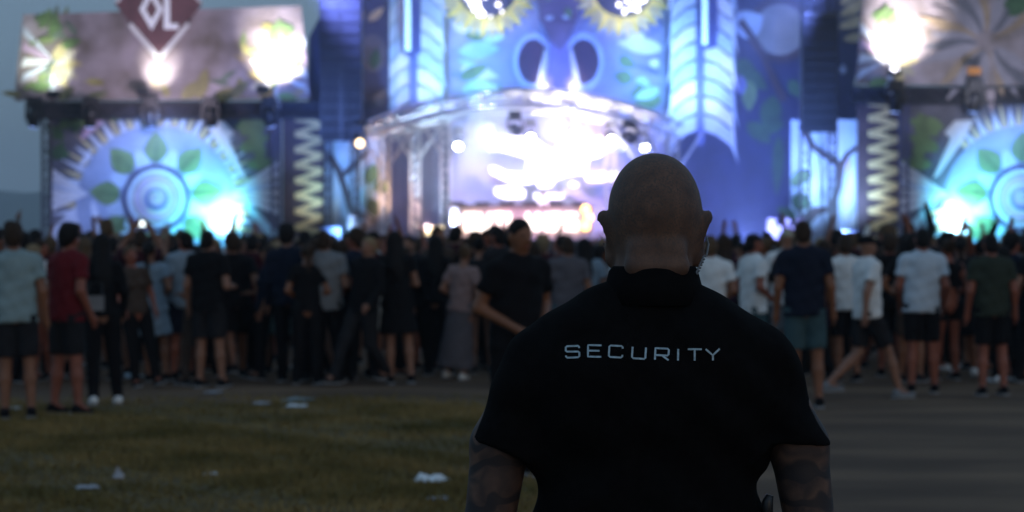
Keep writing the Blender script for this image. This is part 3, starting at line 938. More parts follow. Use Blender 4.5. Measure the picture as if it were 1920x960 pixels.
# ------------------------------------------------------------------ ground
def ground_mat():
    m = bpy.data.materials.new('ground')
    m.use_nodes = True
    t = m.node_tree
    b = t.nodes['Principled BSDF']
    b.inputs['Roughness'].default_value = .85
    b.inputs['Specular IOR Level'].default_value = .1
    N, L = t.nodes.new, t.links.new
    tc = N('ShaderNodeTexCoord')
    def noise(s, d=6, sc_=(1, 1, 1), rot=0):
        mp = N('ShaderNodeMapping'); mp.inputs['Scale'].default_value = sc_; mp.inputs['Rotation'].default_value = (0, 0, rot)
        L(tc.outputs['Object'], mp.inputs['Vector'])
        n = N('ShaderNodeTexNoise'); n.inputs['Scale'].default_value = s; n.inputs['Detail'].default_value = d
        L(mp.outputs[0], n.inputs['Vector'])
        return n
    def ramp(src, stops):
        r = N('ShaderNodeValToRGB')
        e = r.color_ramp.elements
        e[0].position, e[0].color = stops[0][0], (*stops[0][1], 1)
        e[1].position, e[1].color = stops[-1][0], (*stops[-1][1], 1)
        for p, c in stops[1:-1]:
            x = e.new(p); x.color = (*c, 1)
        L(src.outputs['Fac'], r.inputs['Fac'])
        return r
    # asphalt with worn pale tracks running across
    asph = ramp(noise(1.0, 9, (.34, .9, 1), R(3)), [(.25, (.082, .050, .033)), (.47, (.108, .067, .043)), (.58, (.15, .093, .058)), (.8, (.22, .135, .08))])
    soil = ramp(noise(3.0, 8), [(.25, (.085, .060, .026)), (.5, (.115, .082, .034)), (.75, (.16, .112, .048))])
    sx = N('ShaderNodeSeparateXYZ'); L(tc.outputs['Object'], sx.inputs[0])
    e = noise(.9, 5)
    ad = N('ShaderNodeMath'); ad.operation = 'MULTIPLY_ADD'; ad.inputs[1].default_value = 2.2; L(e.outputs['Fac'], ad.inputs[0])
    L(sx.outputs['X'], ad.inputs[2])
    mr = N('ShaderNodeMapRange'); mr.inputs[1].default_value = .55; mr.inputs[2].default_value = 1.25
    L(ad.outputs[0], mr.inputs[0])
    ad2 = N('ShaderNodeMath'); ad2.operation = 'MULTIPLY_ADD'; ad2.inputs[1].default_value = 3.; L(e.outputs['Fac'], ad2.inputs[0]); L(sx.outputs['Y'], ad2.inputs[2])
    mr2 = N('ShaderNodeMapRange'); mr2.inputs[1].default_value = 25.6; mr2.inputs[2].default_value = 27.6
    L(ad2.outputs[0], mr2.inputs[0])
    mx = N('ShaderNodeMath'); mx.operation = 'MAXIMUM'; L(mr.outputs[0], mx.inputs[0]); L(mr2.outputs[0], mx.inputs[1])
    mix = N('ShaderNodeMix'); mix.data_type = 'RGBA'
    L(mx.outputs[0], mix.inputs[0]); L(soil.outputs[0], mix.inputs[6]); L(asph.outputs[0], mix.inputs[7])
    L(mix.outputs[2], b.inputs['Base Color'])
    bp = N('ShaderNodeBump'); bp.inputs['Strength'].default_value = .5; bp.inputs['Distance'].default_value = .02
    L(noise(40, 4).outputs['Fac'], bp.inputs['Height']); L(bp.outputs['Normal'], b.inputs['Normal'])
    return m


mb = MB()
gx = [-3000, -400, -60, -20, -8, 0, 8, 20, 60, 400, 3000]
gy = [-200, 0, 8, 16, 26, 40, 90, 200, 600, 3000]
vs = [(x, y, 0) for y in gy for x in gx]
nx = len(gx)
mb.add(vs, [(j * nx + i, j * nx + i + 1, (j + 1) * nx + i + 1, (j + 1) * nx + i) for j in range(len(gy) - 1) for i in range(nx - 1)])
go = bpy.data.objects.new('ground', mb.mesh('ground', ground_mat()))
col.objects.link(go)
tag(go, 'trampled turf on the left and dark asphalt on the right and under the crowd', 'ground', kind='structure')

# hills beyond the festival ground
mb = MB()
hv, hf = [], []
NXH = 90
for j, (yy, hh) in enumerate(((2000, 0), (2300, .7), (2600, 1.0), (3000, 0))):
    for i in range(NXH):
        x = -1500 + 3000 * i / (NXH - 1)
        z = (76 + 14 * math.sin(x * .005 + 1) + 7 * math.sin(x * .014) + 3 * math.sin(x * .044 + 2)) * hh
        hv.append((x, yy, z - .5))
for j in range(3):
    for i in range(NXH - 1):
        hf.append((j * NXH + i, j * NXH + i + 1, (j + 1) * NXH + i + 1, (j + 1) * NXH + i))
mb.add(hv, hf)
tag(mb.build('hills', mat('hill_wood', (.05, .07, .05), .9, .35, .02), None, True), 'low wooded hills beyond the stage at the left', 'hills', kind='structure')

# short trampled grass: one mass of blades
g = np.random.default_rng(4)
NB = 190000
ys_ = 8.5 + 17.7 * g.random(NB) ** .9
xs_ = -ys_ * .38 + g.random(NB) * (ys_ * .38 + .25)
cl = np.sin(xs_ * 3.1 + 1) * np.sin(ys_ * 2.3) + np.sin(xs_ * 1.3 + ys_ * .9) + .6 * np.sin(xs_ * 7 + ys_ * 5)
keep = g.random(NB) < np.clip(.7 + .25 * cl, .3, 1) * np.clip((26.4 - ys_) / 3.5, 0, 1) * np.clip((.45 - xs_ + .35 * np.sin(ys_ * 1.7)) / .7, 0, 1)
xs_, ys_, cl = xs_[keep], ys_[keep], cl[keep]
n = len(xs_)
hgt = (.02 + .035 * g.random(n)) * np.clip(.9 + .3 * cl, .5, 1.5)
an = g.random(n) * 6.283
wd = .006 + .006 * g.random(n)
ln = (g.random((n, 2)) - .5) * .06
A = np.stack([xs_ - wd * np.cos(an), ys_ - wd * np.sin(an), np.zeros(n)], 1)
B = np.stack([xs_ + wd * np.cos(an), ys_ + wd * np.sin(an), np.zeros(n)], 1)
C = np.stack([xs_ + ln[:, 0], ys_ + ln[:, 1], hgt], 1)
V3 = np.stack([A, B, C], 1).reshape(-1, 3)
gm = bpy.data.meshes.new('grass')
gm.vertices.add(len(V3)); gm.vertices.foreach_set('co', V3.ravel())
gm.loops.add(3 * n); gm.loops.foreach_set('vertex_index', np.arange(3 * n))
gm.polygons.add(n); gm.polygons.foreach_set('loop_start', np.arange(0, 3 * n, 3)); gm.polygons.foreach_set('loop_total', np.full(n, 3))
gm.update()
gm.materials.append(mat('grass_blades', (.155, .125, .032), .8, .35, .9, spec=.2, color2=(.30, .20, .07)))
o = bpy.data.objects.new('grass', gm); col.objects.link(o)
tag(o, 'short trampled grass with dry patches in the left foreground', 'grass', kind='stuff')


# ------------------------------------------------------------------ stage: helpers in photograph pixels at a real distance
def X2(pts, Y, mx=None, dy=0):
    out = []
    for x, y in pts:
        if mx is not None:
            x = mx - x
        p = P(x, y + dy, Y)
        out.append((p.x, p.z))
    return out


LAY = [0]


def shape(name, pts, Y, t, m, parent, mx=None, dy=0):
    LAY[0] = (LAY[0] + 1) % 30          # cut-outs overlap: each lies a little prouder than its neighbour
    return MB().extrude(X2(pts, Y, mx, dy), Y - t - .0013 * LAY[0], Y).build(name, m, parent)


def circ(cx, cy_, r, n=40, ry=None, a0=0, a1=360):
    ry = ry or r
    return [(cx + r * math.cos(R(a0 + (a1 - a0) * k / n)), cy_ - ry * math.sin(R(a0 + (a1 - a0) * k / n))) for k in range(n if a1 - a0 == 360 else n + 1)]


def ring_mb(cx, cy_, r0, r1, Y, t, mx=None, dy=0, n=40, ry=1.):
    o, i = X2(circ(cx, cy_, r1, n, r1 * ry), Y, mx, dy), X2(circ(cx, cy_, r0, n, r0 * ry), Y, mx, dy)
    vs = [(x, Y - t, z) for x, z in o] + [(x, Y - t, z) for x, z in i] + [(x, Y, z) for x, z in o] + [(x, Y, z) for x, z in i]
    fs = []
    for k in range(n):
        k2 = (k + 1) % n
        fs += [(k, k2, n + k2, n + k), (k, 2 * n + k, 2 * n + k2, k2), (n + k, n + k2, 3 * n + k2, 3 * n + k), (2 * n + k, 3 * n + k, 3 * n + k2, 2 * n + k2)]
    mb = MB(); mb.add(vs, fs)
    return mb


def leaf_pts(cx, cy_, L, W, ang, n=7):
    """pointed leaf from base (cx, cy_) outward along ang degrees (0 right, 90 up)"""
    c, s = math.cos(R(ang)), -math.sin(R(ang))
    pr = []
    for k in range(n + 1):
        t = k / n
        pr.append((t * L, W / 2 * math.sin(math.pi * t ** .8) ** .9 if 0 < t < 1 else 0))
    out = pr + [(a, -b) for a, b in pr[-2:0:-1]]
    return [(cx + a * c - b * s, cy_ + a * s + b * c) for a, b in out]


def stroke(pts, w):
    """ribbon of pixel width(s) w along a pixel polyline"""
    if not hasattr(w, '__len__'):
        w = [w] * len(pts)
    l, r_ = [], []
    for i, p in enumerate(pts):
        a, b = pts[max(0, i - 1)], pts[min(len(pts) - 1, i + 1)]
        dx, dy = b[0] - a[0], b[1] - a[1]
        q = math.hypot(dx, dy) or 1
        l.append((p[0] - dy / q * w[i] / 2, p[1] + dx / q * w[i] / 2)); r_.append((p[0] + dy / q * w[i] / 2, p[1] - dx / q * w[i] / 2))
    return l + r_[::-1]


def paint(name, c, var=.18, sc_=1.3, **kw):
    return mat('paint_' + name, c, .6, var, sc_, **kw)


BROWN, DKBROWN, LILAC, CREAM = paint('brown', (.13, .13, .16), .35), paint('dark_brown', (.07, .045, .05), .3), paint('lilac', (.60, .65, .74), .14), paint('cream', (.66, .60, .46))
LEAF, DKLEAF, PINK, WHITE = paint('leaf', (.17, .27, .10), .25, 2.), paint('dark_leaf', (.05, .12, .05), .3, 2.), paint('pink', (.56, .40, .54)), paint('white', (.78, .78, .78), .06)
KHAKI, NAVY, SKYB, VIOLET = paint('khaki', (.56, .47, .24), .25, 2.), paint('navy', (.035, .04, .10), .3), paint('sky_blue', (.48, .58, .72), .12), paint('violet', (.17, .18, .36), .25)
GOLD = paint('gold', (.72, .58, .26), .25, 2.)
MAUVE = paint('mauve', (.23, .18, .14), .35, .8, color2=(.46, .39, .44))
YELLOW, MAROON, CYAN = paint('yellow', (.70, .55, .14), .3, 3.), paint('maroon', (.17, .075, .085), .25), paint('pale_cyan', (.45, .70, .72), .15)
ALU = mat('truss_aluminium', (.60, .60, .62), .38, .1, 3., metal=.75)
BLK = mat('black_steel', (.016, .016, .02), .5, .25, 4.)
STEEL = mat('dark_steel', (.06, .062, .07), .5, .2, 4., metal=.3)


def truss(mb, a, b, w, r=.028, step=None, flat=None):
    a, b = Vector(a), Vector(b)
    d = (b - a)
    L_ = d.length
    d.normalize()
    u = Vector((0, 1, 0)) if abs(d.y) < .9 else Vector((1, 0, 0))
    s = d.cross(u).normalized()
    u = s.cross(d).normalized()
    cs = [(s * i + u * j) * (w / 2) for i, j in ((-1, -1), (1, -1), (1, 1), (-1, 1))]
    for c in cs:
        mb.tube([a + c, b + c], r, 6)
    n = max(2, int(L_ / (step or w * 1.1)))
    for f in range(4):
        c0, c1 = cs[f], cs[(f + 1) % 4]
        for k in range(n):
            p, q = a + d * (L_ * k / n), a + d * (L_ * (k + 1) / n)
            mb.tube([p + (c0 if k % 2 else c1), q + (c1 if k % 2 else c0)], r * .6, 5, False)
    return mb


def spot(name, loc, target, power, color, size=60, blend=.6, rad=.12):
    l = bpy.data.lights.new(name, 'SPOT')
    l.energy, l.color, l.spot_size, l.spot_blend, l.shadow_soft_size = power, color, R(size), blend, rad
    o = bpy.data.objects.new(name, l)
    col.objects.link(o)
    o.location = loc
    o.rotation_euler = (Vector(target) - Vector(loc)).to_track_quat('-Z', 'Y').to_euler()
    o['kind'] = 'helper'
    return o


# ---------------------------------------------------------------- side wings
def sun_panel(Y, mx, label, side):
    z0 = P(0, 190, Y).z
    root = thing('painted_panel', (P(mx - 306 if mx else 306, 0, Y).x, Y, .0), label, 'panel', 'painted sun panels of the stage wings')
    shape('board', [(90, 192), (524, 192), (524, 535), (90, 535)], Y, .08, BROWN, root, mx)
    y = Y - .08
    cx, cy_ = 293, 385
    for k in range(46):            # fringe of pointed feathers round the sun
        a = -28 + 236 * (k + .5) / 46
        ca, sa = math.cos(R(a)), math.sin(R(a))
        da = 236 / 46 * .5
        r0, r1 = 146, 190 + 7 * (k % 3)
        pts = [(cx + r0 * math.cos(R(a - da)), cy_ - r0 * math.sin(R(a - da))), (cx + r1 * ca * 1.0, cy_ - r1 * sa), (cx + r0 * math.cos(R(a + da)), cy_ - r0 * math.sin(R(a + da)))]
        shape('fringe_feather', pts, y, .02, (KHAKI, LILAC)[k % 2], root, mx)
    shape('sun_field', circ(cx, cy_, 150, 48), y - .03, .03, paint('field_blue', (.30, .36, .50), .25, .9), root, mx)
    for k in range(9):
        a = 90 + 42 * (k - 4)
        b0 = 66
        lf = shape('leaf', leaf_pts(cx + b0 * math.cos(R(a)), 372 - b0 * math.sin(R(a)), 60, 44, a), y - .08, .03, LEAF, root, mx)
        shape('leaf_rib', stroke([(cx + (b0 + 4) * math.cos(R(a)), 372 - (b0 + 4) * math.sin(R(a))), (cx + (b0 + 46) * math.cos(R(a)), 372 - (b0 + 46) * math.sin(R(a)))], [2.4, .6]), y - .15, .012, DKLEAF, lf, mx)
    for k in range(9):
        a = 69 + 42 * (k - 4)
        shape('petal', leaf_pts(cx + 56 * math.cos(R(a)), 372 - 56 * math.sin(R(a)), 42, 30, a), y - .065, .02, SKYB, root, mx)
    d = ring_mb(cx, 372, 44, 63, y - .12, .05, mx).build('sun_ring', paint('dark_violet', (.05, .045, .12)), root)
    ring_mb(cx, 372, 46, 55, y - .17, .012, mx).build('ring_band', LILAC, d)
    d = shape('sun_disc', circ(cx, 372, 44), y - .12, .03, CREAM, root, mx)
    ring_mb(cx, 372, 30, 41, y - .19, .012, mx).build('ring_band', PINK, d)
    ring_mb(cx, 372, 14, 23, y - .19, .012, mx).build('ring_band', VIOLET, d)
    shape('spiral', stroke([(cx + t * 2.3 * math.cos(t * .9), 372 - t * 2.3 * math.sin(t * .9)) for t in [k * .5 for k in range(2, 24)]], 5), y - .205, .01, PINK, d, mx)
    for i, (tip, ea, eb) in enumerate((((166, 364), (93, 312), (93, 400)), ((432, 364), (522, 300), (522, 408)))):   # fans of plumes left and right
        for k in range(6):
            t0, t1 = k / 6, (k + .82) / 6
            l = lambda t: (ea[0] + (eb[0] - ea[0]) * t, ea[1] + (eb[1] - ea[1]) * t)
            shape('plume', [tip, l(t0), l(t1)], y - .07 - .004 * k, .02, (WHITE, WHITE, LILAC, WHITE, WHITE, WHITE)[k], root, mx)
    shape('plume', [(160, 370), (172, 378), (136, 450), (92, 456), (92, 436)], y - .06, .02, LILAC, root, mx)
    shape('plume', [(426, 374), (436, 380), (424, 456), (384, 456)], y - .062, .02, WHITE, root, mx)
    shape('plume', [(170, 382), (176, 376), (206, 456), (180, 456)], y - .062, .02, LILAC, root, mx)
    shape('plume', [(448, 372), (456, 368), (520, 436), (520, 452), (500, 440)], y - .04, .02, CYAN, root, mx)
    shape('bolt_feather', [(386, 226), (420, 226), (441, 250), (428, 258), (463, 336), (452, 330), (404, 262)], y - .075, .03, WHITE, root, mx)
    shape('bolt_feather', [(198, 226), (166, 226), (150, 262), (162, 258)], y - .055, .03, PINK, root, mx)
    shape('bolt_feather', [(176, 272), (166, 300), (142, 326), (152, 302)], y - .055, .03, LILAC, root, mx)
    for (x, yy, L_, W, a) in ((448, 282, 66, 26, 25), (462, 310, 60, 24, 8), (452, 256, 60, 24, 50), (120, 262, 46, 22, 140), (132, 290, 48, 22, 175), (140, 250, 44, 20, 80), (100, 300, 40, 18, 60), (110, 240, 56, 24, 30), (150, 232, 50, 23, 10), (440, 240, 70, 30, 12), (470, 268, 52, 24, 60), (490, 300, 40, 24, 100), (200, 222, 46, 23, 20)):
        shape('leaf', leaf_pts(x, yy, L_, W, a), y - .03, .02, LEAF if W > 22 else DKLEAF, root, mx)
    for (x, yy, a) in ((236, 442, 200), (330, 436, 300), (372, 420, 330), (246, 420, 160)):
        shape('bud', circ(x, yy, 13, 16, 10), y - .07, .02, CYAN, root, mx)
    return root


sun_panel(88., None, 'left painted sun panel with green leaves and feather fringe', -1)
sun_panel(88., 2210, 'right painted sun panel with leaves, cut by the right edge', 1)


def post(px, Y, y_top, label, m=ALU, w=.3):
    p = P(px, 0, Y)
    root = thing('truss_tower', (p.x, Y, 0), label, 'truss tower')
    top = P(px, y_top, Y).z
    truss(MB(), (p.x, Y, .05), (p.x, Y, top), w, .03).build('truss', m, root)
    MB().box((p.x, Y, .025), (w + .3, w + .3, .05)).build('base_plate', BLK, root)
    return root


WINGBLUE = mat('wing_steel', (.12, .12, .2), .5, .15, 3., metal=.3)
post(88, 87.4, 188, 'thin dark truss tower at the outer edge of the left wing', STEEL)
post(518, 87.4, 188, 'truss tower right of the left sun panel', WINGBLUE)
post(1694, 87.4, 160, 'truss tower left of the right sun panel', WINGBLUE)


def beam(x0, x1, y, label):
    a, b = P(x0, y, 86.9), P(x1, y, 86.9)
    root = thing('truss_beam', (a.x, 86.9, a.z - .3), label, 'truss beam')
    truss(MB(), a, b, .52, .035, .6).build('truss', STEEL, root)
    MB().box(((a.x + b.x) / 2, 87.25, a.z - .02), (b.x - a.x, .04, .62)).build('valance', mat('black_cloth', (.03, .03, .045), .9, .2), root)


beam(52, 612, 206, 'dark truss beam under the left banner')
beam(1598, 2080, 178, 'dark truss beam under the right banner')

BANNER = []


def banner(Y, quad, label, mx=None, dy=0):
    c = P((quad[0][0] + quad[1][0]) / 2 if mx is None else mx - (quad[0][0] + quad[1][0]) / 2, quad[2][1] + dy, Y)
    root = thing('stage_banner', c, label, 'banner')
    shape('board', quad, Y, .1, MAUVE, root, mx, dy)
    y = Y - .1
    for s, (x, yy) in enumerate(((46, 100), (572, 120))):
        f = 1 if s == 0 else -1
        for k in range(4):
            shape('plume', [(x + f * 58, yy + 16), (x - f * 0, yy - 52 + k * 30), (x - f * (2 + k * 2), yy - 34 + k * 30)], y - .005 * k, .02, (LILAC, PINK, WHITE, LILAC)[k], root, mx, dy)
        shape('plume', [(x + f * 54, yy + 18), (x + f * 62, yy + 14), (x + f * 58, yy + 84), (x + f * 46, yy + 84)][:4], y, .02, LILAC, root, mx, dy)
        for (dx, dd, L_, W, a) in ((30, -46, 44, 17, 62), (50, -30, 46, 16, 78), (66, -40, 40, 15, 110), (20, -60, 34, 14, 30), (70, -12, 40, 18, 20), (14, 66, 40, 20, 10)):
            shape('leaf', leaf_pts(x + f * dx, yy + dd, L_, W, a if f > 0 else 180 - a), y - .03, .02, LEAF if W > 15 else paint('mid_leaf', (.16, .26, .10), .3, 2.), root, mx, dy)
        for k in range(5):
            a = -60 + 30 * k
            a = a if f > 0 else 180 - a
            shape('petal', leaf_pts(x + f * 54, yy + 20, 56, 22, a), y - .015 - .003 * k, .012, (KHAKI, CREAM)[k % 2], root, mx, dy)
    return root, y


b1, y1 = banner(87.2, [(45, 28), (565, 12), (582, 186), (28, 190)], 'left mauve banner with diamond sign on top of the left wing')
for (x, yy, L_, W, a) in ((340, 184, 60, 26, 35), (372, 186, 60, 24, 75), (400, 186, 54, 24, 20), (430, 184, 50, 20, 40), (110, 188, 40, 18, 40), (160, 188, 46, 18, 20)):
    shape('leaf', leaf_pts(x, yy, L_, W, a), y1 - .03, .02, paint('olive_gold', (.27, .24, .10), .3, 2.) if W > 23 else paint('olive', (.14, .15, .08), .3, 2.), b1)
r2 = random.Random(5)
for k in range(34):      # painted foliage along the banner's lower edge and corners
    x = r2.choice([r2.uniform(40, 150), r2.uniform(60, 560), r2.uniform(440, 570)])
    yy = r2.uniform(140, 184) if 150 < x < 440 else r2.uniform(40, 184)
    c = r2.choice([(.20, .26, .10), (.30, .27, .10), (.17, .22, .16), (.34, .26, .16)])
    shape('leaf', leaf_pts(x, yy, r2.uniform(22, 40), r2.uniform(9, 16), r2.uniform(0, 180)), y1 - .002 - .001 * k, .008, paint('foliage_%.2f' % c[0], c, .3, 2.), b1)
# diamond sign
dsg = thing('diamond_sign', P(298, 107, y1 - .2), 'dark red diamond sign with white letters above the left banner', 'sign')
ds = y1 - .2
shape('plate', [(216, 8), (298, -92), (380, 8), (298, 107)], ds, .1, MAROON, dsg)
for i, pts in enumerate(([(247, 42), (241, 49), (294, 112), (300, 104)], [(351, 42), (357, 48), (304, 112), (298, 104)], [(216, 4), (298, -98), (298, -90), (222, 6)], [(380, 4), (298, -98), (298, -90), (374, 6)])):
    shape('edge_strip', pts, ds - .1, .04, WHITE, dsg)
LET = mat('sign_letter', (.80, .80, .86), .5, .04, emit=(.75, .78, 1.), estr=.25)
o_out, o_in = [(284, -22), (306, 18), (285, 57), (262, 18)], [(284, -4), (296, 18), (285, 38), (273, 18)]
vo, vi = X2(o_out, ds - .1), X2(o_in, ds - .1)
mb = MB()
mb.add([(x, ds - .15, z) for x, z in vo] + [(x, ds - .15, z) for x, z in vi] + [(x, ds - .1, z) for x, z in vo] + [(x, ds - .1, z) for x, z in vi],
       [f for k in range(4) for f in ((k, 4 + k, 4 + (k + 1) % 4, (k + 1) % 4), (k, (k + 1) % 4, 8 + (k + 1) % 4, 8 + k), (4 + k, 12 + k, 12 + (k + 1) % 4, 4 + (k + 1) % 4))])
mb.build('letter', LET, dsg)
shape('letter', [(308, -26), (319, -26), (319, 45), (335, 45), (335, 55), (308, 55)], ds - .1, .05, LET, dsg)
b2, y2 = banner(87.2, [(45, 28 - 60), (565, 12 - 60), (582, 186), (28, 190)], 'right mauve banner above the right wing, cut by the right edge', 2186, -27)
GREYM = paint('grey_mauve', (.30, .28, .33), .3, .8)
TAN = paint('tan', (.34, .25, .17), .3, .8)
for k in range(26):
    a = 20 + 330 * k / 26
    shape('petal', leaf_pts(1850 + 18 * math.cos(R(a)), 78 - 18 * math.sin(R(a)), 92 + 14 * (k % 3), 22, a), y2 - .02 - .002 * (k % 5), .012, (MAUVE, TAN, GREYM, BROWN, GREYM)[k % 5], b2)
for (x, yy, L_, W, a) in ((1880, 10, 60, 30, 10), (1890, 30, 60, 26, 40), (1870, 0, 60, 26, 80)):
    shape('leaf', leaf_pts(x, yy, L_, W, a), y2 - .05, .02, DKLEAF, b2)

# ---------------------------------------------------------------- zigzag columns
def zigzag(x0, x1, ytop, label, Y=88.3, f=1):
    root = thing('zigzag_column', (P((x0 + x1) / 2, 0, Y).x, Y, 0), label, 'column')
    shape('board', [(x0 - 18 * (f > 0), ytop), (x1 + 18 * (f < 0), ytop), (x1 + 18 * (f < 0), 535), (x0 - 18 * (f > 0), 535)], Y, .3, DKBROWN, root)
    k, y = 0, ytop + 8
    while y < 450:
        a, b = (x0, x1) if f > 0 else (x1, x0)
        w = b - a
        p0, p1 = (b - w * .05, y), (a + w * .05, y + 18)
        if k % 2:
            p0, p1 = (p1[0], y), (p0[0], y + 11)
        dy = p1[1] - p0[1]
        shape('zigzag_feather', [(p0[0], p0[1] - 6), (p1[0], p1[1] - 4), (p1[0], p1[1] + 4), (p0[0], p0[1] + 6)], Y - .3 - .004 * (k % 2), .06, GOLD, root)
        y += dy
        k += 1


zigzag(550, 610, 196, 'dark column with pale zigzag feathers right of the left wing', f=1)
zigzag(1624, 1690, 166, 'dark column with pale zigzag feathers left of the right wing', f=1)

# ---------------------------------------------------------------- branch panels
def branches(pts, strokes, leaves, label, Y=89., extra=()):
    root = thing('branch_panel', (P(sum(p[0] for p in pts) / len(pts), 0, Y).x, Y, 0), label, 'panel')
    shape('board', pts, Y, .1, SKYB, root)
    for k, (st, w) in enumerate(strokes):
        shape('branch', stroke(st, w), Y - .1 - .003 * k, .07, DKBROWN, root)
    for k, (x, y, L_, W, a) in enumerate(leaves):
        shape('leaf', leaf_pts(x, y, L_, W, a), Y - .2, .03, (LEAF, DKLEAF)[k % 2], root)
    for x, y, L_, W, a, m in extra:
        shape('feather', leaf_pts(x, y, L_, W, a), Y - .11, .02, m, root)
    return root


branches([(606, 236), (722, 236), (722, 535), (606, 535)],
         [([(662, 450), (660, 400), (646, 352), (634, 318), (616, 290)], [16, 14, 12, 12, 14]), ([(642, 330), (662, 312), (690, 284)], [9, 8, 6]), ([(660, 396), (690, 410), (715, 430)], [10, 14, 20])],
         [(690, 345, 40, 26, 70), (694, 372, 40, 26, -70), (700, 352, 34, 24, 10)], 'pale blue panel with dark forked branch left of the roofed stage',
         extra=[(622, 430, 80, 18, 80, WHITE), (640, 300, 40, 24, 60, LILAC), (682, 390, 70, 22, 75, CYAN), (672, 360, 60, 18, 85, WHITE), (630, 380, 60, 12, 88, LILAC)])
branches([(1482, 225), (1608, 225), (1606, 535), (1482, 535)],
         [([(1500, 236), (1524, 276), (1546, 292), (1576, 312)], [10, 10, 10, 12]), ([(1576, 314), (1588, 290), (1608, 276)], [11, 9, 9]), ([(1578, 308), (1572, 350), (1560, 384), (1552, 450)], [12, 12, 12, 18]), ([(1490, 430), (1530, 396), (1556, 392)], [30, 18, 8])],
         [(1484, 336, 40, 28, 10), (1484, 372, 42, 34, -20), (1486, 350, 30, 20, 60), (1492, 410, 40, 24, 150)], 'pale blue panel with dark forked branch right of the blue smoke',
         extra=[(1584, 420, 110, 20, 82, WHITE), (1510, 390, 90, 26, 70, LILAC), (1534, 400, 80, 20, 62, SKYB), (1590, 330, 40, 10, 90, PINK), (1592, 430, 46, 16, 60, WHITE)])

# ---------------------------------------------------------------- dark set walls behind the speakers
def set_wall(pts, label, Y=90.):
    root = thing('set_wall', (P(sum(p[0] for p in pts) / len(pts), 0, Y).x, Y, 0), label, 'wall')
    shape('board', pts, Y, .12, NAVY, root)
    return root


w1 = set_wall([(640, -60), (730, -60), (730, 535), (606, 535), (600, 215), (578, 190), (580, 70), (615, 5), (620, -60)], 'dark blue painted wall behind the left loudspeaker array')
for k, (x, y, L_, W, a) in enumerate(((660, 60, 46, 18, 60), (680, 80, 44, 18, 110), (650, 90, 36, 16, 30), (700, 130, 40, 20, 80), (690, 40, 40, 16, 40), (664, 110, 34, 14, 300), (705, 200, 40, 22, 60))):
    shape('leaf', leaf_pts(x, y, L_, W, a), 89.85 - .01 * k, .03, (KHAKI, BROWN, BROWN, DKLEAF)[k % 4], w1)
shape('disc', circ(700, 100, 24, 24, 36), 89.88, .02, BROWN, w1)
w2 = set_wall([(1250, -60), (1640, -60), (1600, 160), (1624, 165), (1624, 535), (1250, 535)], 'dark blue painted wall with pale disc behind the right loudspeaker array', 93.2)
EY = 93.2 - .12
ring_mb(1462, 56, 48, 62, EY, .06).build('disc_ring', DKBROWN, w2)
shape('disc', circ(1462, 56, 49), EY, .03, paint('grey_cream', (.30, .30, .27), .2), w2)
for k, (x, y, L_, W, a, m) in enumerate(((1378, 60, 60, 56, 30, SKYB), (1385, 110, 60, 34, 300, DKLEAF), (1392, 130, 60, 30, 320, DKLEAF), (1404, 150, 60, 30, 270, LEAF), (1450, 180, 70, 40, 260, DKLEAF), (1384, 140, 40, 26, 280, VIOLET), (1480, 150, 40, 24, 300, DKLEAF), (1470, 230, 60, 26, 200, DKLEAF),
                                         (1460, 250, 120, 22, 268, DKLEAF), (1400, 230, 60, 30, 320, DKLEAF), (1570, 60, 70, 34, 60, BROWN), (1575, 30, 80, 22, 30, KHAKI), (1572, 52, 76, 20, 18, KHAKI), (1580, 74, 60, 18, 8, KHAKI), (1575, 10, 70, 20, 45, KHAKI), (1580, 140, 20, 14, 90, SKYB))):
    shape('leaf', leaf_pts(x, y, L_, W, a), EY - .02 - .004 * k, .02, m, w2)
shape('branch', stroke([(1388, 40), (1420, 85), (1450, 150), (1470, 190)], [12, 10, 12, 14]), EY - .1, .05, DKBROWN, w2)

# ---------------------------------------------------------------- flown loudspeaker arrays
def line_array(cx, y0, y1, n, wpx, label, Y=86.5):
    top = P(cx, y0, Y)
    root = thing('line_array', P(cx, y1, Y), label, 'loudspeaker', 'flown loudspeaker arrays')
    zt, zb = top.z, P(cx, y1, Y).z
    hh = (zt - zb) / n
    w = wpx * Y / F
    back = 0
    for k in range(n):
        tilt = .2 * (k / n) ** 2
        z = zt - hh * (k + .5)
        back += math.sin(tilt) * hh
        m = Matrix.Rotation(tilt, 3, 'X')
        c = Vector((top.x, Y + back, z))
        cab = MB().box(c, (w, .7, hh * .985), m).build('cabinet', BLK, root)
        mb = MB()
        for s in (-1, 1):
            mb.box(c + m @ Vector((s * w * .26, -.36, 0)), (w * .42, .03, hh * .78), m)
        mb.build('grille', mat('speaker_grille', (.02, .021, .028), .7, .3, 30.), cab)
    MB().box((top.x, Y, zt + .12), (w * .9, .8, .16)).build('rigging_frame', STEEL, root)
    mb = MB()
    for s in (-1, 1):
        mb.tube([(top.x + s * w * .3, Y, zt + .2), (top.x, Y, zt + 4.5)], .03, 6)
    mb.build('hoist_chain', STEEL, root)
    return root


line_array(640, -40, 262, 14, 78, 'large dark loudspeaker array hanging left of the feathered columns')
line_array(1535, 36, 246, 11, 66, 'narrow dark loudspeaker array hanging right of the blue smoke')
for x, lab in ((640, 'left'), (1535, 'right')):
    p = P(x, 0, 88.0)
    r_ = thing('speaker_tower', (p.x, 88.4, 0), 'steel tower carrying the %s loudspeaker array' % lab, 'tower')
    for s in (-1, 1):
        truss(MB(), (p.x + s * .5, 88.0, .05), (p.x + s * .5, 88.0, 15.4), .3, .03).build('mast', STEEL, r_)
    truss(MB(), (p.x, 85.7, 15.6), (p.x, 88.6, 15.6), .35, .03).build('jib', STEEL, r_)

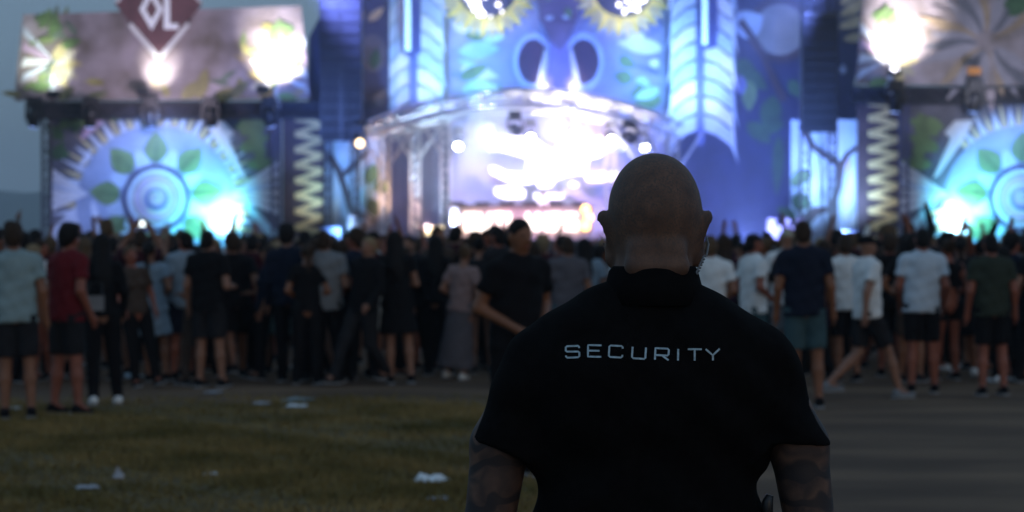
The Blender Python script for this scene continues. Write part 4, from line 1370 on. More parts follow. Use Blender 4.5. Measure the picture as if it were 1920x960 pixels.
# ---------------------------------------------------------------- the great owl-like mask
OY = 93.5
owl = thing('owl_mask', (P(1047, 0, OY).x, OY, 0), 'giant blue painted mask with round eyes and nostrils above the stage', 'stage decoration')
FACE = paint('face', (.34, .30, .52), .2, .5, color2=(.40, .44, .62))
shape('face_board', [(842, -330), (1256, -330), (1256, 535), (842, 535)], OY, .2, FACE, owl)
y = OY - .2
for s, ex in ((-1, 914), (1, 1168)):
    pts = []
    for k in range(52):
        a = 360 * k / 52
        r = 92 if k % 2 else 76
        pts.append((ex + r * math.cos(R(a + (5 if k % 2 else 0))), -22 - r * math.sin(R(a + (5 if k % 2 else 0)))))
    shape('eye_plumage', pts, y - .02, .1, paint('blue_plume', (.36, .50, .75)), owl)
    ring_mb(ex, -22, 56, 66, y - .12, .25).build('eye_ring', YELLOW, owl)
    for k in range(30):
        a = 360 * k / 30
        shape('ring_feather', leaf_pts(ex + 58 * math.cos(R(a)), -22 - 58 * math.sin(R(a)), 38, 15, a, 4), y - .37 - .003 * (k % 2), .02, (YELLOW, KHAKI)[k % 2], owl)
    shape('pupil', circ(ex, -22, 58), y - .12, .06, NAVY, owl)
LAMP = mat('lamp_white', (.9, .9, .9), .3, .02, emit=(1, .95, .98), estr=4)
LAMP2 = mat('lamp_beam', (.9, .9, .9), .3, .02, emit=(.96, .97, 1.), estr=20)
y = OY - .46
for ex, pts in ((914, ((872, -8), (884, 8), (896, 4), (890, 18), (903, 22), (906, 27), (898, 30), (920, 32), (934, 9), (910, -6), (878, -2), (941, 22), (897, 12), (925, -14))), (1168, ((1160, 9), (1172, 20), (1184, 16), (1192, 6), (1200, 4), (1208, 0), (1190, -8), (1170, 25), (1195, 18), (1176, 2), (1206, -12), (1152, -16)))):
    for k, (x, yy) in enumerate(pts):
        p = P(x, yy, y)
        bulb = MB()
        r = .06 if k in (7, 11) else .095
        bulb.lathe([(r * .6, -.02), (r, .02), (r * .8, .09), (r * .3, .12)], 12, p, 'Y')
        bulb.build('eye_lamp', LAMP, owl, True)
y = OY - .2
shape('brow', [(1000, -60), (1095, -60), (1082, 40), (1064, 80), (1050, 96), (1034, 80), (1012, 40)], y, .35, paint('beak_brown', (.18, .13, .20), .3), owl)
shape('nose_ridge', [(1034, 70), (1062, 70), (1074, 150), (1060, 186), (1036, 186), (1022, 150)], y - .1, .2, paint('beak_violet', (.28, .24, .46), .2), owl)
for k, (x, yy) in enumerate(((1030, 34), (1062, 32))):
    shape('brow_spot', circ(x, yy, 7, 14, 4), y - .35, .02, LILAC, owl)
for k, (x, yy, a) in enumerate(((1030, 2, 110), (1062, 14, 290), (1040, -10, 70))):
    shape('leaf', leaf_pts(x, yy, 24, 12, a), y - .36, .03, LEAF, owl)
for s, nx_ in ((-1, 1000), (1, 1094)):
    ring_mb(nx_, 116, 29, 38, y, .16, None, 0, 36, 1.45).build('nostril_rim', paint('rim_blue', (.50, .58, .80)), owl)
    shape('nostril', circ(nx_, 116, 30, 32, 43), y, .04, paint('nostril_plum', (.07, .03, .06)), owl)
    shape('painted_nostril_glow', [(nx_ - s * 4, 168), (nx_ - s * 22, 172), (nx_ - s * 33, 150), (nx_ - s * 30, 112), (nx_ - s * 22, 90), (nx_ - s * 14, 120)], y - .04, .03, WHITE, owl)  # white cut-out in the shape of the glow inside the nostril
for mxo, lst in ((0, ((860, 98, 78, 34, 5), (862, 128, 76, 26, -12), (862, 148, 60, 24, 25), (866, 170, 70, 34, 6), (900, 182, 50, 22, 30), (858, 112, 50, 10, -20), (846, 40, 50, 20, -30), (870, 64, 50, 18, -10), (905, 76, 44, 16, 10))),
                 (1, ((1244, 92, 90, 30, 172), (1160, 108, 36, 22, -30), (1186, 150, 36, 26, 165), (1192, 148, 30, 22, -30), (1240, 140, 56, 10, 160), (1236, 118, 20, 18, 180), (1240, 190, 60, 44, 165), (1206, 200, 46, 30, 100), (1236, 168, 50, 22, 200), (1244, 44, 50, 20, 210), (1210, 66, 40, 16, 190)))):
    for k, (x, yy, L_, W, a) in enumerate(lst):
        m = (CYAN, WHITE, LEAF, CYAN, LEAF)[k % 5] if mxo == 0 else (WHITE, LEAF, LEAF, CYAN, VIOLET)[k % 5]
        shape('leaf', leaf_pts(x, yy, L_, W, a), y - .02 - .01 * k, .03, m, owl)

# ---------------------------------------------------------------- feathered columns either side of the mask
def feather_column(cx, x0, x1, y1, lab, Y=92.2, tip=0):
    root = thing('feather_column', (P(cx, 0, Y).x, Y, 0), lab, 'stage decoration', 'feathered columns')
    shape('spine_board', [(cx - 9, -330), (cx + 9, -330), (cx + 7, y1 - 10), (cx - 7, y1 - 10)], Y, .2, paint('spine', (.12, .14, .34)), root)
    k = 0
    yy = y1
    while yy > -330:
        for s, xe in ((-1, x0), (1, x1)):
            w = abs(xe - cx)
            drop = 46 + tip * (s > 0) * .3
            a = [(cx + s * 5, yy - 66), (cx + s * w * .45, yy - 58), (cx + s * w * .85, yy - 34), (cx + s * w * (1 - .07 * (k % 2)), yy + drop - 30), (cx + s * w * .82, yy - 8), (cx + s * w * .45, yy - 28), (cx + s * 5, yy - 38)]
            shape('barb', a, Y - .02 - .012 * (k % 3), .05, (SKYB, LILAC, WHITE)[(k + (s > 0)) % 3], root)
        yy -= 34
        k += 1
    shape('shaft', [(cx - 4, -330), (cx + 3, -330), (cx + 3, y1 - 20), (cx - 2, y1 - 20)], Y - .07, .05, WHITE, root)
    return root


feather_column(776, 722, 838, 226, 'pale blue feathered column left of the mask')
feather_column(1312, 1250, 1384, 282, 'pale blue feathered column right of the mask', tip=30)


def blade_lamp(cx, y0, y1, w, Y, lab):
    p = P(cx, y1, Y)
    root = thing('tube_lamp', p, lab, 'lamp', 'tube lamps on the feathered columns')
    shape('housing', [(cx - w, y0), (cx + w, y0), (cx + w, y1), (cx - w * .3, y1 + 6), (cx - w, y1)], Y, .16, paint('housing_navy', (.05, .06, .2)), root)
    shape('tube', [(cx - w * .75, y0), (cx - w * .1, y0), (cx - w * .1, y1 - 4), (cx - w * .75, y1 - 4)], Y - .16, .04, mat('tube_glow', (.7, .8, .9), .4, .03, emit=(.35, .75, 1.), estr=1.1), root)


blade_lamp(772, -120, 100, 17, 91.6, 'upright blue tube lamp on the left feathered column')
blade_lamp(1328, -120, 88, 16, 91.6, 'upright blue tube lamp on the right feathered column')

# ---------------------------------------------------------------- roofed centre stage
DECK = 1.72
st = thing('stage_deck', (P(985, 0, 90).x, 90, 0), 'black raised stage deck behind the crowd', 'stage')
xa, xb = P(690, 0, 87).x, P(1290, 0, 87).x
MB().box(((xa + xb) / 2, 91, DECK - .06), (xb - xa, 9.6, .12)).build('deck', mat('deck_ply', (.03, .03, .034), .6, .3, 2.), st)
for k in range(12):
    w = (xb - xa) / 12
    MB().box((xa + w * (k + .5), 86.25, (DECK - .12) / 2), (w * .985, .05, DECK - .14)).build('skirt_panel', BLK, st)

ROOF_Y0, ROOF_Y1 = 86.2, 94.4


def roof_z(px):
    t = (px - 985) / 295
    return 7.05 - 1.18 * t * t - .05 * t


roof = thing('arched_canopy', (P(985, 0, ROOF_Y0).x, ROOF_Y0, DECK), 'arched truss roof glowing white over the centre stage', 'canopy')
ROOFSKIN = mat('roof_skin', (.74, .72, .76), .5, .06, 1.)
NR = 28
xs_r = [690 + 590 * k / NR for k in range(NR + 1)]
wx = lambda px: (px - 960) * ROOF_Y0 / F


def arch(Yv, dz, r, name, m, n=6):
    MB().tube([(wx(p), Yv, roof_z(p) + dz) for p in xs_r], r, n).build(name, m, roof)


def roof_truss(Yv, name):
    mb = MB()
    for k in range(NR):
        a, b = xs_r[k], xs_r[k + 1]
        z0, z1 = (0, .5) if k % 2 else (.5, 0)
        mb.tube([(wx(a), Yv, roof_z(a) + z0 - .5), (wx(b), Yv, roof_z(b) + z1 - .5)], .022, 5, False)
    mb.build(name, ALU, roof)


for i, Yv in enumerate((ROOF_Y0, 88.9, 91.7, ROOF_Y1)):
    arch(Yv, 0, .055, 'arch_chord', ALU)
    arch(Yv, -.5, .05, 'arch_chord', ALU)
    roof_truss(Yv, 'arch_lacing')
for k in range(12, 26, 2):      # roof skin over the middle, the left end is open truss; in separate fabric bays
    a, b, c = xs_r[k], xs_r[k + 1], xs_r[k + 2]
    vs = []
    for p in (a + 1, b, c - 1):
        for Yv in (ROOF_Y0 + .1, ROOF_Y1):
            vs += [(wx(p), Yv, roof_z(p) + .07), (wx(p), Yv, roof_z(p) + .10)]
    fs = []
    for i in range(2):
        o = i * 4
        fs += [(o, o + 4, o + 6, o + 2), (o + 1, o + 3, o + 7, o + 5), (o, o + 1, o + 5, o + 4), (o + 2, o + 6, o + 7, o + 3)]
    fs += [(0, 2, 3, 1), (8, 9, 11, 10)]
    mb = MB(); mb.add(vs, fs)
    mb.build('fabric_bay', ROOFSKIN, roof)
for k in range(2, NR, 4):
    p = xs_r[k]
    MB().tube([(wx(p), ROOF_Y0, roof_z(p) - .02), (wx(p), ROOF_Y1, roof_z(p) - .02)], .05, 6).build('purlin', ALU, roof)


def column(px, Y, lab, z1=None, w=.36):
    x = (px - 960) * Y / F
    z1 = z1 or roof_z(px) - .5
    root = thing('truss_column', (x, Y, DECK), lab, 'truss column', 'columns of the stage roof')
    truss(MB(), (x, Y, DECK + .05), (x, Y, z1), w, .04, .34).build('truss', ALU, root)
    MB().box((x, Y, DECK + .025), (w + .2, w + .2, .05)).build('base_plate', STEEL, root)
    mb = MB()
    for s in (-1, 1):
        mb.tube([(x + s * .12, Y, z1 - 1.35), (x + s * 1.05, Y, z1 + .1)], .05, 6)
    mb.build('knee_brace', ALU, root)


rear = thing('rear_wall', (P(786, 0, 94.6).x, 94.6, 0), 'dim violet wall behind the left truss columns', 'wall')
for k in range(4):
    shape('panel', [(716 + 33 * k, 180), (748.4 + 33 * k, 180), (748.4 + 33 * k, 535), (716 + 33 * k, 535)], 94.6, .08, paint('indigo', (.10, .11, .24), .25), rear)
rear2 = thing('rear_wall', (P(1330, 0, 94.6).x, 94.6, 0), 'dim violet wall behind the guard\'s head and smoke', 'wall')
for k in range(6):
    shape('panel', [(1256 + 33 * k, 180), (1288.4 + 33 * k, 180), (1288.4 + 33 * k, 535), (1256 + 33 * k, 535)], 94.6, .08, paint('indigo', (.10, .11, .24), .25), rear2)

column(722, 86.4, 'outermost left truss column, lit orange')
column(778, 88.9, 'second truss column from the left, lit pale pink')
column(835, 91.7, 'third truss column from the left, thin and pale blue')
column(1145, 91.7, 'bright white truss column beside the guard\'s left ear')
column(1200, 88.9, 'truss column behind the top of the guard\'s head')
column(1262, 86.4, 'outermost right truss column behind the guard\'s head')

# moving heads under the roof, each a small lamp with a bright lens
def moving_head(loc, lab, group, aim=(0, -1, -.35), lens=None, s=1., up=False):
    root = thing('moving_head', loc, lab, 'stage lamp', group)
    d = Vector(aim).normalized()
    sg = -1 if not up else 1
    L0 = Vector(loc)
    MB().box(L0 + Vector((0, 0, -sg * .10 * s)), (.36 * s, .34 * s, .2 * s)).build('base', BLK, root)
    MB().extrude([(L0.x + k * s, L0.z + sg * z * s) for k, z in ((-.24, 0), (.24, 0), (.24, .42), (.17, .42), (.17, .07), (-.17, .07), (-.17, .42), (-.24, .42))], L0.y - .07 * s, L0.y + .07 * s).build('yoke', BLK, root)
    c = L0 + Vector((0, 0, sg * .32 * s))
    MB().tube([c - d * .24 * s, c - d * .1 * s, c + d * .2 * s, c + d * .26 * s], [.10 * s, .16 * s, .17 * s, .15 * s], 14).build('head', BLK, root, True)
    q = c + d * .262 * s
    MB().tube([q, q + d * .02 * s], [.135 * s, .12 * s], 14).build('lens', lens or mat('lens_dark', (.05, .06, .1), .1, .05), root, True)
    return q + d * .06 * s


LENSB = mat('lens_blue', (.3, .4, .9), .2, .02, emit=(.25, .4, 1.), estr=3.)
for i, (x, n_) in enumerate(((65, 'at the outer end of'), (170, 'second from the outer end of'), (282, 'third from the outer end of'), (395, 'fourth from the outer end of'), (505, 'at the inner end of'))):
    q = P(x, 196, 86.3)
    moving_head((q.x, 86.3, q.z), 'dark moving lamp hanging %s the left beam' % n_, 'moving lamps on the left beam', (.1 * (i - 2), .35, -1), LENSB, 1.35)
for i, (x, n_) in enumerate(((1680, 'inner end'), (1828, 'middle'))):
    q = P(x, 166, 86.3)
    moving_head((q.x, 86.3, q.z), 'dark moving lamp hanging at the %s of the right beam' % n_, 'moving lamps on the right beam', (-.1, .35, -1), LENSB, 1.4)
for x, y, lab, m in ((268, 176, 'small dark flood lamp on the left beam under the diamond', BLK), (494, 170, 'small dark flood lamp at the inner end of the left banner', BLK), (100, 180, 'small dark flood lamp at the outer end of the left banner', BLK),
                     (1676, 138, 'small dark flood lamp at the bright corner of the right banner', BLK), (1826, 136, 'flood lamp with an amber top on the right beam', mat('amber_paint', (.6, .25, .06), .5))):
    q = P(x, y, 85.9)
    root = thing('flood_lamp', q, lab, 'stage lamp', 'flood lamps lighting the banners')
    MB().box(q + Vector((0, 0, .06)), (.46, .22, .17), Matrix.Rotation(R(-35), 3, 'X')).build('case', m, root)
    mb = MB()
    mb.tube([q + Vector((0, .05, -.05)), q + Vector((0, .25, -.42))], .035, 6)
    mb.build('bracket', BLK, root)
moving_head(P(672, 246, 86.), 'warm lit lamp hanging beside the left loudspeaker array', 'side lamps', (.25, -1, -.25), mat('lens_amber', (.9, .7, .4), .3, .02, emit=(1, .72, .38), estr=5), 1.15)
RIG = []
for i, (x, yy, ord_) in enumerate(((861, 250, 'first'), (918, 240, 'second'), (995, 234, 'third'), (1065, 232, 'fourth'), (1144, 238, 'fifth'), (1204, 252, 'sixth'))):
    q = P(x, yy, 91.0)
    RIG.append(moving_head(q, '%s white beam lamp from the left under the stage roof' % ord_, 'white beam lamps under the roof', ((-.12, -1, -.5), (-.1, -1, -.5), (0, -1, -.5), (.1, -1, -.45), (.15, -1, -.5), (.3, -1, -.6))[i], LAMP2, 1.15))
for x, yy, lab in ((965, 222, 'dark unlit lamp hanging at the roof centre'), (1180, 236, 'dark unlit lamp hanging above the guard\'s head')):
    moving_head(P(x, yy, 86.6), lab, 'dark lamps under the roof', (.3, -1, -.3), None, 1.25)

# shining wings of lamp tiles behind the booth
WY = 92.4
LED = mat('led_tile', (.8, .8, .85), .4, .02, emit=(.90, .93, 1.), estr=1.5)
wing = thing('light_wings', P(1040, 385, WY), 'blinding white winged light sculpture behind the booth', 'light sculpture')
for nm, pts in (('wing', [(914, 270), (930, 260), (952, 255), (985, 256), (1010, 264), (1030, 280), (1040, 302), (1010, 296), (990, 298), (970, 292), (940, 284), (918, 284)]),
                ('wing', [(1088, 282), (1098, 264), (1130, 255), (1158, 256), (1172, 268), (1170, 282), (1140, 284), (1120, 296), (1086, 300)]),
                ('lower_wing', [(916, 314), (926, 311), (950, 322), (985, 324), (1000, 336), (996, 345), (970, 346), (944, 338), (922, 326)]),
                ('lower_wing', [(1096, 328), (1130, 322), (1160, 320), (1160, 338), (1130, 342), (1100, 340)]),
                ('torso', [(988, 292), (1030, 284), (1060, 276), (1090, 284), (1104, 298), (1100, 326), (1064, 330), (1042, 338), (1034, 352), (1012, 354), (1000, 336), (986, 318)]),
                ('crest', [(1036, 286), (1050, 266), (1058, 280), (1072, 262), (1086, 260), (1088, 290)]),
                ('tail', [(926, 352), (960, 348), (985, 356), (984, 372), (950, 374), (928, 366)]),
                ('tail', [(1000, 362), (1040, 362), (1058, 366), (1054, 373), (1002, 374)]),
                ('tail', [(1072, 340), (1086, 346), (1080, 352), (1066, 348)])):
    shape(nm, pts, WY, .15, LED, wing)
for nm, pts in (('support', stroke([(960, 345), (960, 420)], 5)), ('support', stroke([(1050, 345), (1050, 420)], 5)), ('support', stroke([(1135, 290), (1135, 420)], 5))):
    shape(nm, pts, WY + .2, .15, BLK, wing)
back = thing('stage_backdrop', (P(985, 0, 94.2).x, 94.2, DECK), 'violet cloth backdrop at the rear of the roofed stage', 'backdrop')
mb = MB()
n = 60
vs = []
for k in range(n + 1):
    px = 846 + (1150 - 846) * k / n
    p = P(px, 0, 94.0)
    yy = 94.0 + .12 * math.sin(k * 1.7)
    vs += [(p.x, yy, DECK), (p.x, yy, 6.3), (p.x, yy + .02, DECK), (p.x, yy + .02, 6.3)]
mb.add(vs, [f for k in range(n) for f in ((k * 4, k * 4 + 4, k * 4 + 5, k * 4 + 1), (k * 4 + 2, k * 4 + 3, k * 4 + 7, k * 4 + 6))])
mb.build('curtain', mat('violet_cloth', (.46, .34, .66), .9, .12, 1.), back, True)

# booth
BY = 89.2
booth = thing('booth', (P(978, 0, BY).x, BY, DECK), 'glowing pink booth spelling OUTLANDS in warm white letters', 'booth')
BO = mat('booth_front', (.80, .60, .66), .5, .12, 1.5)
p0, p1 = P(846, 388, BY), P(1112, 388, BY)
MB().box(((p0.x + p1.x) / 2, BY + .5, (DECK + p0.z) / 2), (p1.x - p0.x, .96, p0.z - DECK)).build('case', BO, booth)
MB().box(((p0.x + p1.x) / 2, BY + .5, p0.z + .03), (p1.x - p0.x + .2, 1.1, .06)).build('table_top', mat('booth_top', (.30, .16, .18), .4), booth)
LETG = mat('booth_letter', (.9, .8, .6), .4, .02, emit=(1, .92, .84), estr=2.6)
GL = {'O': [[(0, 0), (0, 1), (1, 1), (1, 0), (0, 0)]], 'U': [[(0, 1), (0, 0), (1, 0), (1, 1)]], 'T': [[(0, 1), (1, 1)], [(.5, 1), (.5, 0)]], 'L': [[(0, 1), (0, 0), (1, 0)]], 'A': [[(0, 0), (.5, 1), (1, 0)], [(.2, .35), (.8, .35)]],
      'N': [[(0, 0), (0, 1), (1, 0), (1, 1)]], 'D': [[(0, 0), (0, 1), (.7, 1), (1, .7), (1, .3), (.7, 0), (0, 0)]], 'S': [[(1, 1), (0, 1), (0, .5), (1, .5), (1, 0), (0, 0)]]}
for k, ch in enumerate('OUTLANDS'):
    cx = 882 + 27.0 * k
    mb = MB()
    for stt in GL[ch]:
        for i in range(len(stt) - 1):
            (ax, ay), (bx, by) = stt[i], stt[i + 1]
            A_, B_ = (cx - 8.5 + 17 * ax, 430 - 28 * ay), (cx - 8.5 + 17 * bx, 430 - 28 * by)
            d = math.hypot(B_[0] - A_[0], B_[1] - A_[1])
            e = 3.2 / d
            A2 = (A_[0] - (B_[0] - A_[0]) * e, A_[1] - (B_[1] - A_[1]) * e)
            B2 = (B_[0] + (B_[0] - A_[0]) * e, B_[1] + (B_[1] - A_[1]) * e)
            mb.extrude(X2(stroke([A2, B2], 6.4), BY - .02), BY - .12 - .002 * i, BY - .02)
    mb.build('letter', LETG, booth)
for k in range(6):
    MB().box(P(858 + 46 * k, 382, BY + .4), (.55, .4, .12)).build('mixer', BLK, booth)
for x, yy in ((1098, 392), (1098, 424), (856, 432), (1104, 408)):
    MB().lathe([(.1, 0), (.16, .03), (.1, .1)], 12, P(x, yy, BY - .02), 'Y').build('side_lamp', mat('amber_lamp', (.9, .6, .2), .4, .02, emit=(1, .66, .2), estr=5), booth, True)
person((P(1018, 0, 91.).x, 91., DECK), math.pi, 'performer behind the booth, washed out by white light', pose='front', shirt=('tee', 'white'), bottom=('trousers', 'black'), h=1.78)
q = P(815, 432, 86.8)
mon = thing('floor_wash_lamp', (q.x, 86.8, DECK), 'bright warm rectangular flood lamp at the stage edge', 'stage lamp')
MB().box((q.x, 86.9, q.z - .05), (.75, .3, .5)).build('case', BLK, mon)
MB().extrude(X2([(800, 426), (832, 423), (829, 441), (797, 441)], 86.73), 86.7, 86.73).build('lamp_face', mat('warm_panel', (.9, .8, .6), .4, .02, emit=(1, .78, .45), estr=2.2), mon)
# small tents and a white hut seen low beside the stage
for k, (x0, x1, y0, lab) in enumerate(((655, 716, 404, 'low pale draped platform left of the stage roof'), (1440, 1506, 410, 'low pale draped platform below the right branch panel'), (600, 640, 426, 'dark riser at the foot of the left zigzag column'), (1556, 1620, 432, 'dark riser at the foot of the right branch panel'))):
    a, b = P(x0, y0, 86.6), P(x1, y0, 86.6)
    t_ = thing('riser', ((a.x + b.x) / 2, 86.8, 0), lab, 'riser')
    m = mat('drape', (.34, .26, .28), .85, .3, 2.) if k < 2 else NAVY
    for i in range(5):
        w = (b.x - a.x) / 5
        hh = a.z - (.25 * (i % 2) if k < 2 else 0)
        MB().box((a.x + w * (i + .5), 86.8, hh / 2), (w * .98, .9, hh)).build('panel', m, t_)
# ------------------------------------------------------------------ small things
x, y = feet(258, 706)
ph = thing('phone', (x, y + .35, 1.84), 'lit phone screen held up in front of the left sun panel', 'phone')
MB().box((x, y + .35, 1.89), (.152, .009, .078)).build('case', BLK, ph)
MB().box((x, y + .343, 1.89), (.145, .003, .071)).build('screen', mat('phone_screen', (.8, .9, .9), .3, .02, emit=(.85, .97, 1.), estr=2.4), ph)


def paper(px, py, w, d, hgt, label, m, seed, name='paper_scrap', cat='litter'):
    r = random.Random(seed)
    x, y = feet(px, py)
    n = 7
    vs, top = [], {}
    a = r.uniform(-.5, .5)
    for j in range(n):
        for i in range(n):
            u, v = i / (n - 1) - .5, j / (n - 1) - .5
            X, Yy = u * w, v * d
            z = .012 + hgt * (.35 + .65 * abs(math.sin(u * 5 + seed) * math.cos(v * 4 + seed * 2))) * r.uniform(.6, 1) * (1 - (2 * max(abs(u), abs(v))) ** 3 * .8)
            vs.append((x + X * math.cos(a) - Yy * math.sin(a) + r.uniform(-.01, .01), y + X * math.sin(a) + Yy * math.cos(a) + r.uniform(-.01, .01), z))
    N2 = n * n
    vs += [(p[0], p[1], p[2] - .003) for p in vs]
    fs = []
    for j in range(n - 1):
        for i in range(n - 1):
            q = (j * n + i, j * n + i + 1, (j + 1) * n + i + 1, (j + 1) * n + i)
            fs += [q, tuple(k + N2 for k in reversed(q))]
    mb = MB(); mb.add(vs, fs)
    tag(mb.build(name, m, None), label, cat, 'litter on the turf')


PAP = mat('paper_white', (.72, .74, .74), .8, .06, 8.)
BAG = mat('plastic_bag', (.16, .26, .30), .35, .2, 8.)
GRY = mat('paper_grey', (.34, .34, .36), .8, .15, 8.)
paper(806, 905, .20, .24, .075, 'bright white crumpled carton on the grass left of the guard', PAP, 3, 'crumpled_carton')
paper(822, 938, .14, .12, .02, 'flat grey scrap on the grass just below the white carton', GRY, 4)
paper(222, 900, .07, .1, .10, 'upright grey paper scrap in the left foreground grass', GRY, 5)
paper(163, 918, .15, .12, .03, 'grey strip of paper left of the upright scrap', GRY, 6)
paper(396, 893, .10, .08, .03, 'small white paper ball in the middle of the grass', PAP, 7)
paper(558, 752, .24, .5, .04, 'crumpled teal plastic bag on the grass before the crowd', BAG, 8, 'plastic_bag')
paper(556, 763, .2, .3, .02, 'white sheet of paper just in front of the teal bag', PAP, 9)
paper(20, 768, .2, .3, .02, 'white paper sheet at the feet of the leftmost man', PAP, 10)
paper(240, 708, .32, .6, .05, 'pale blue wrapper behind the woman in black', mat('paper_blue', (.36, .46, .52), .7, .1, 8.), 11)
paper(490, 758, .16, .3, .015, 'thin grey scrap left of the teal bag', GRY, 12)
paper(400, 737, .16, .3, .015, 'thin pale scrap below the bare legs of the cup holder', GRY, 13)
# cups
x, y = feet(420, 727)
cup = MB().lathe([(.03, 0), (.042, .11), (.039, .11), (.028, .006)], 14, (x + .0, y + .10, 1.13))
tag(cup.build('cup', mat('cup_plastic', (.55, .66, .7), .2, .05), None, True), 'clear plastic cup in the hand of the black T-shirt man', 'cup')
x, y = feet(185, 760)
bag = thing('handbag', (x - .02, y - .15, .95), 'small pale grey bag on the back of the woman in black', 'bag')
mb = MB().box((x - .02, y - .17, 1.045), (.2, .08, .15))
mb.build('pouch', mat('bag_fabric', (.2, .19, .19), .8, .15), bag)
MB().tube([(x - .1, y - .17, 1.11), (x - .06, y - .15, 1.25), (x + .06, y - .14, 1.25), (x + .07, y - .17, 1.11)], .009, 6).build('strap', BLK, bag)
x, y = feet(585, 716)
mb = MB()
tag(mb.extrude([(x - .10, .98), (x + .03, 1.24), (x + .10, 1.2), (x + .11, .94), (x + .02, .90)], y - .1, y - .06).build('towel', cloth('pale_grey', CL['pale_grey']), None), 'pale cloth hanging at the side of the tall navy shirt', 'cloth')

# ------------------------------------------------------------------ stage light: spots at the fixtures in view, plus added washes without one
W_, BLUE, CY_, VIO, WARM, MAG = (1, .97, .95), (.16, .30, 1.), (.25, .85, 1.), (.45, .28, 1.), (1, .55, .25), (1, .35, .75)


def at(px, py, Y):
    return P(px, py, Y)


# floods that make the hot spots on the banners
spot('flood', at(120, 168, 85.7), at(82, 116, 87), 520, (.9, 1, .9), 75, 1.)
spot('flood', at(282, 168, 85.8), at(297, 132, 87), 600, W_, 60, 1.)
spot('flood', at(502, 160, 85.7), at(516, 108, 87), 2600, (1, .95, .9), 78, 1.)
spot('flood', at(1676, 132, 85.7), at(1684, 80, 87), 3600, W_, 78, 1.)
spot('wash', at(295, 212, 82.5), at(300, 110, 87), 800, (.9, .76, 1.), 110, .8, .4)
spot('wash', at(1850, 190, 82.5), at(1850, 80, 87), 560, (.8, .80, 1.), 110, .8, .4)
# uplights at the foot of the sun panels
for mx in (None, 2210):
    f = (lambda x: x) if mx is None else (lambda x: mx - x)
    spot('uplight', at(f(430), 436, 87.0), at(f(416), 400, 88), 700, (.6, .97, 1.), 90, 1., .15)
    spot('uplight', at(f(412), 452, 84.8), at(f(385), 380, 88), 2600, (.12, .68, 1.), 70, 1., .3)
    spot('panel_wash', at(f(282), 232, 84.5), at(f(300), 350, 88), 1000, (.20, .38, 1.), 105, .7, .3)
    spot('panel_wash', at(f(130), 430, 84.5), at(f(120), 360, 88), 220, (.38, .42, 1.), 80, 1., .3)
# columns, branches and speakers
for ex in (914, 1168):
    spot('added_eye_wash', at(ex, 60, 90.8), at(ex, 0, 93), 230, (1, .92, .8), 85, 1., .2)  # added white spot to brighten the eye ring, no fixture there
spot('uplight', at(632, 440, 85.8), at(650, 360, 89), 900, (.25, .55, 1.), 90, 1., .2)
spot('uplight', at(1584, 440, 85.8), at(1550, 340, 89), 2600, (.30, .52, 1.), 90, 1., .2)
spot('uplight', at(575, 445, 86.2), at(580, 330, 88), 80, (.75, .75, 1.), 80, 1., .2)
spot('uplight', at(1655, 445, 86.2), at(1655, 320, 88), 100, (.75, .75, 1.), 80, 1., .2)
spot('wash', at(560, 300, 80), at(630, 120, 90), 3400, BLUE, 60, 1., .4)
spot('wash', at(1480, 330, 80), at(1480, 140, 92), 3000, (.14, .32, 1.), 60, 1., .4)
# mask and feathers, from lamps on top of the roof
spot('mask_wash', at(885, 160, 88.5), at(895, 110, 93.4), 1200, (.12, .55, 1.), 95, 1., .4)
spot('mask_wash', at(1215, 172, 88.5), at(1215, 120, 93.4), 900, (.12, .52, 1.), 90, 1., .4)
spot('mask_wash', at(1047, 150, 87.5), at(1047, 60, 93.4), 1500, (.14, .20, 1.), 100, 1., .4)
spot('mask_wash', at(1018, 172, 92.6), at(1020, 150, 93.4), 70, (1, .9, .95), 80, 1., .1)
spot('mask_wash', at(1076, 172, 92.6), at(1074, 150, 93.4), 70, (1, .9, .95), 80, 1., .1)
spot('feather_wash', at(790, 190, 88.5), at(778, 100, 92), 1000, (.24, .45, 1.), 90, 1., .3)
spot('feather_wash', at(1296, 240, 88), at(1280, 130, 92), 2000, (.34, .68, 1.), 60, 1., .3)
spot('feather_wash', at(1370, 280, 86), at(1360, 130, 92), 700, (.22, .30, 1.), 60, 1., .3)
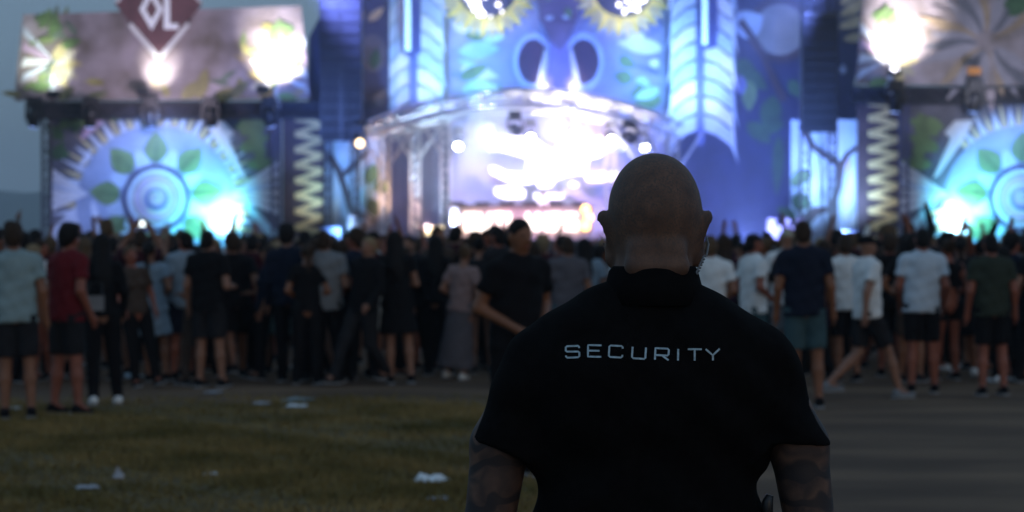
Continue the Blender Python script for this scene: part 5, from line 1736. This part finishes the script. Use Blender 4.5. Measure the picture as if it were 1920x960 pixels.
# under the roof
for q, tgt in zip(RIG, ((850, 430), (905, 430), (985, 430), (1060, 430), (1150, 430), (1240, 420))):
    spot('beam', q, at(tgt[0], tgt[1], 84.5), 260, (.72, .85, 1.), 16, .4, .1)
spot('stage_fill', at(900, 240, 89), at(960, 400, 93.5), 2000, (.62, .62, 1.), 110, 1., .4)
spot('stage_fill', at(1110, 240, 89), at(1050, 400, 93.5), 2300, (1., .62, .9), 110, 1., .4)
spot('roof_wash', at(1060, 380, 88.4), at(1090, 200, 89.5), 3200, (1, .94, 1.), 110, .8, .3)
spot('roof_wash', at(830, 420, 88.2), at(830, 220, 89), 2600, (.5, .75, 1.), 80, .8, .3)
spot('column_wash', at(690, 428, 85.0), at(722, 340, 86.4), 1300, (1, .58, .34), 60, 1., .1)
spot('column_wash', at(800, 428, 86.0), at(778, 360, 88.9), 1700, (1, .68, .66), 60, 1., .1)
spot('column_wash', at(850, 425, 88.6), at(835, 350, 91.7), 900, (.45, .7, 1.), 50, 1., .1)
spot('booth_wash', at(980, 250, 86.), at(980, 410, 89), 700, (1, .5, .7), 60, 1., .2)
spot('smoke_wash', at(1400, 470, 84.6), at(1395, 250, 90), 6500, (.20, .30, 1.), 110, 1., .3)
# broad blue washes added above the frame to brighten the smoke
spot('added_haze_wash', at(560, -40, 85.), at(1000, 150, 89), 9000, (.20, .26, 1.), 75, 1., .4)
spot('added_haze_wash', at(1560, -40, 85.), at(1150, 200, 89), 9000, (.18, .28, 1.), 75, 1., .4)
# light from the stage over the crowd
spot('crowd_wash', at(1060, 246, 90.6), (2, 20, 0), 7000, (.62, .6, 1.), 50, .8, .3)
spot('crowd_wash', at(918, 253, 90.6), (-3, 22, 0), 5000, (.62, .7, 1.), 50, .8, .3)
# ------------------------------------------------------------------ air
def volume_box(name, x0, x1, y0, y1, z0, z1, dens, color, label, aniso=0.):
    m = bpy.data.materials.new(name)
    m.use_nodes = True
    t = m.node_tree
    t.nodes.remove(t.nodes['Principled BSDF'])
    v = t.nodes.new('ShaderNodeVolumePrincipled')
    v.inputs['Color'].default_value = (*color, 1)
    v.inputs['Density'].default_value = dens
    v.inputs['Anisotropy'].default_value = aniso
    t.links.new(v.outputs[0], t.nodes['Material Output'].inputs['Volume'])
    o = MB().box(((x0 + x1) / 2, (y0 + y1) / 2, (z0 + z1) / 2), (x1 - x0, y1 - y0, z1 - z0)).build(name, m)
    return tag(o, label, 'haze', kind='stuff')


volume_box('haze', -2000, 2000, -150, 3300, -1, 130, .0004, (.75, .9, 1.), 'thin dusk haze over the festival ground')
volume_box('stage_smoke', -19.5, 23.5, 83.0, 92.9, .4, 13.5, .020, (.85, .9, 1.), 'thin lit smoke drifting round the stage', .35)
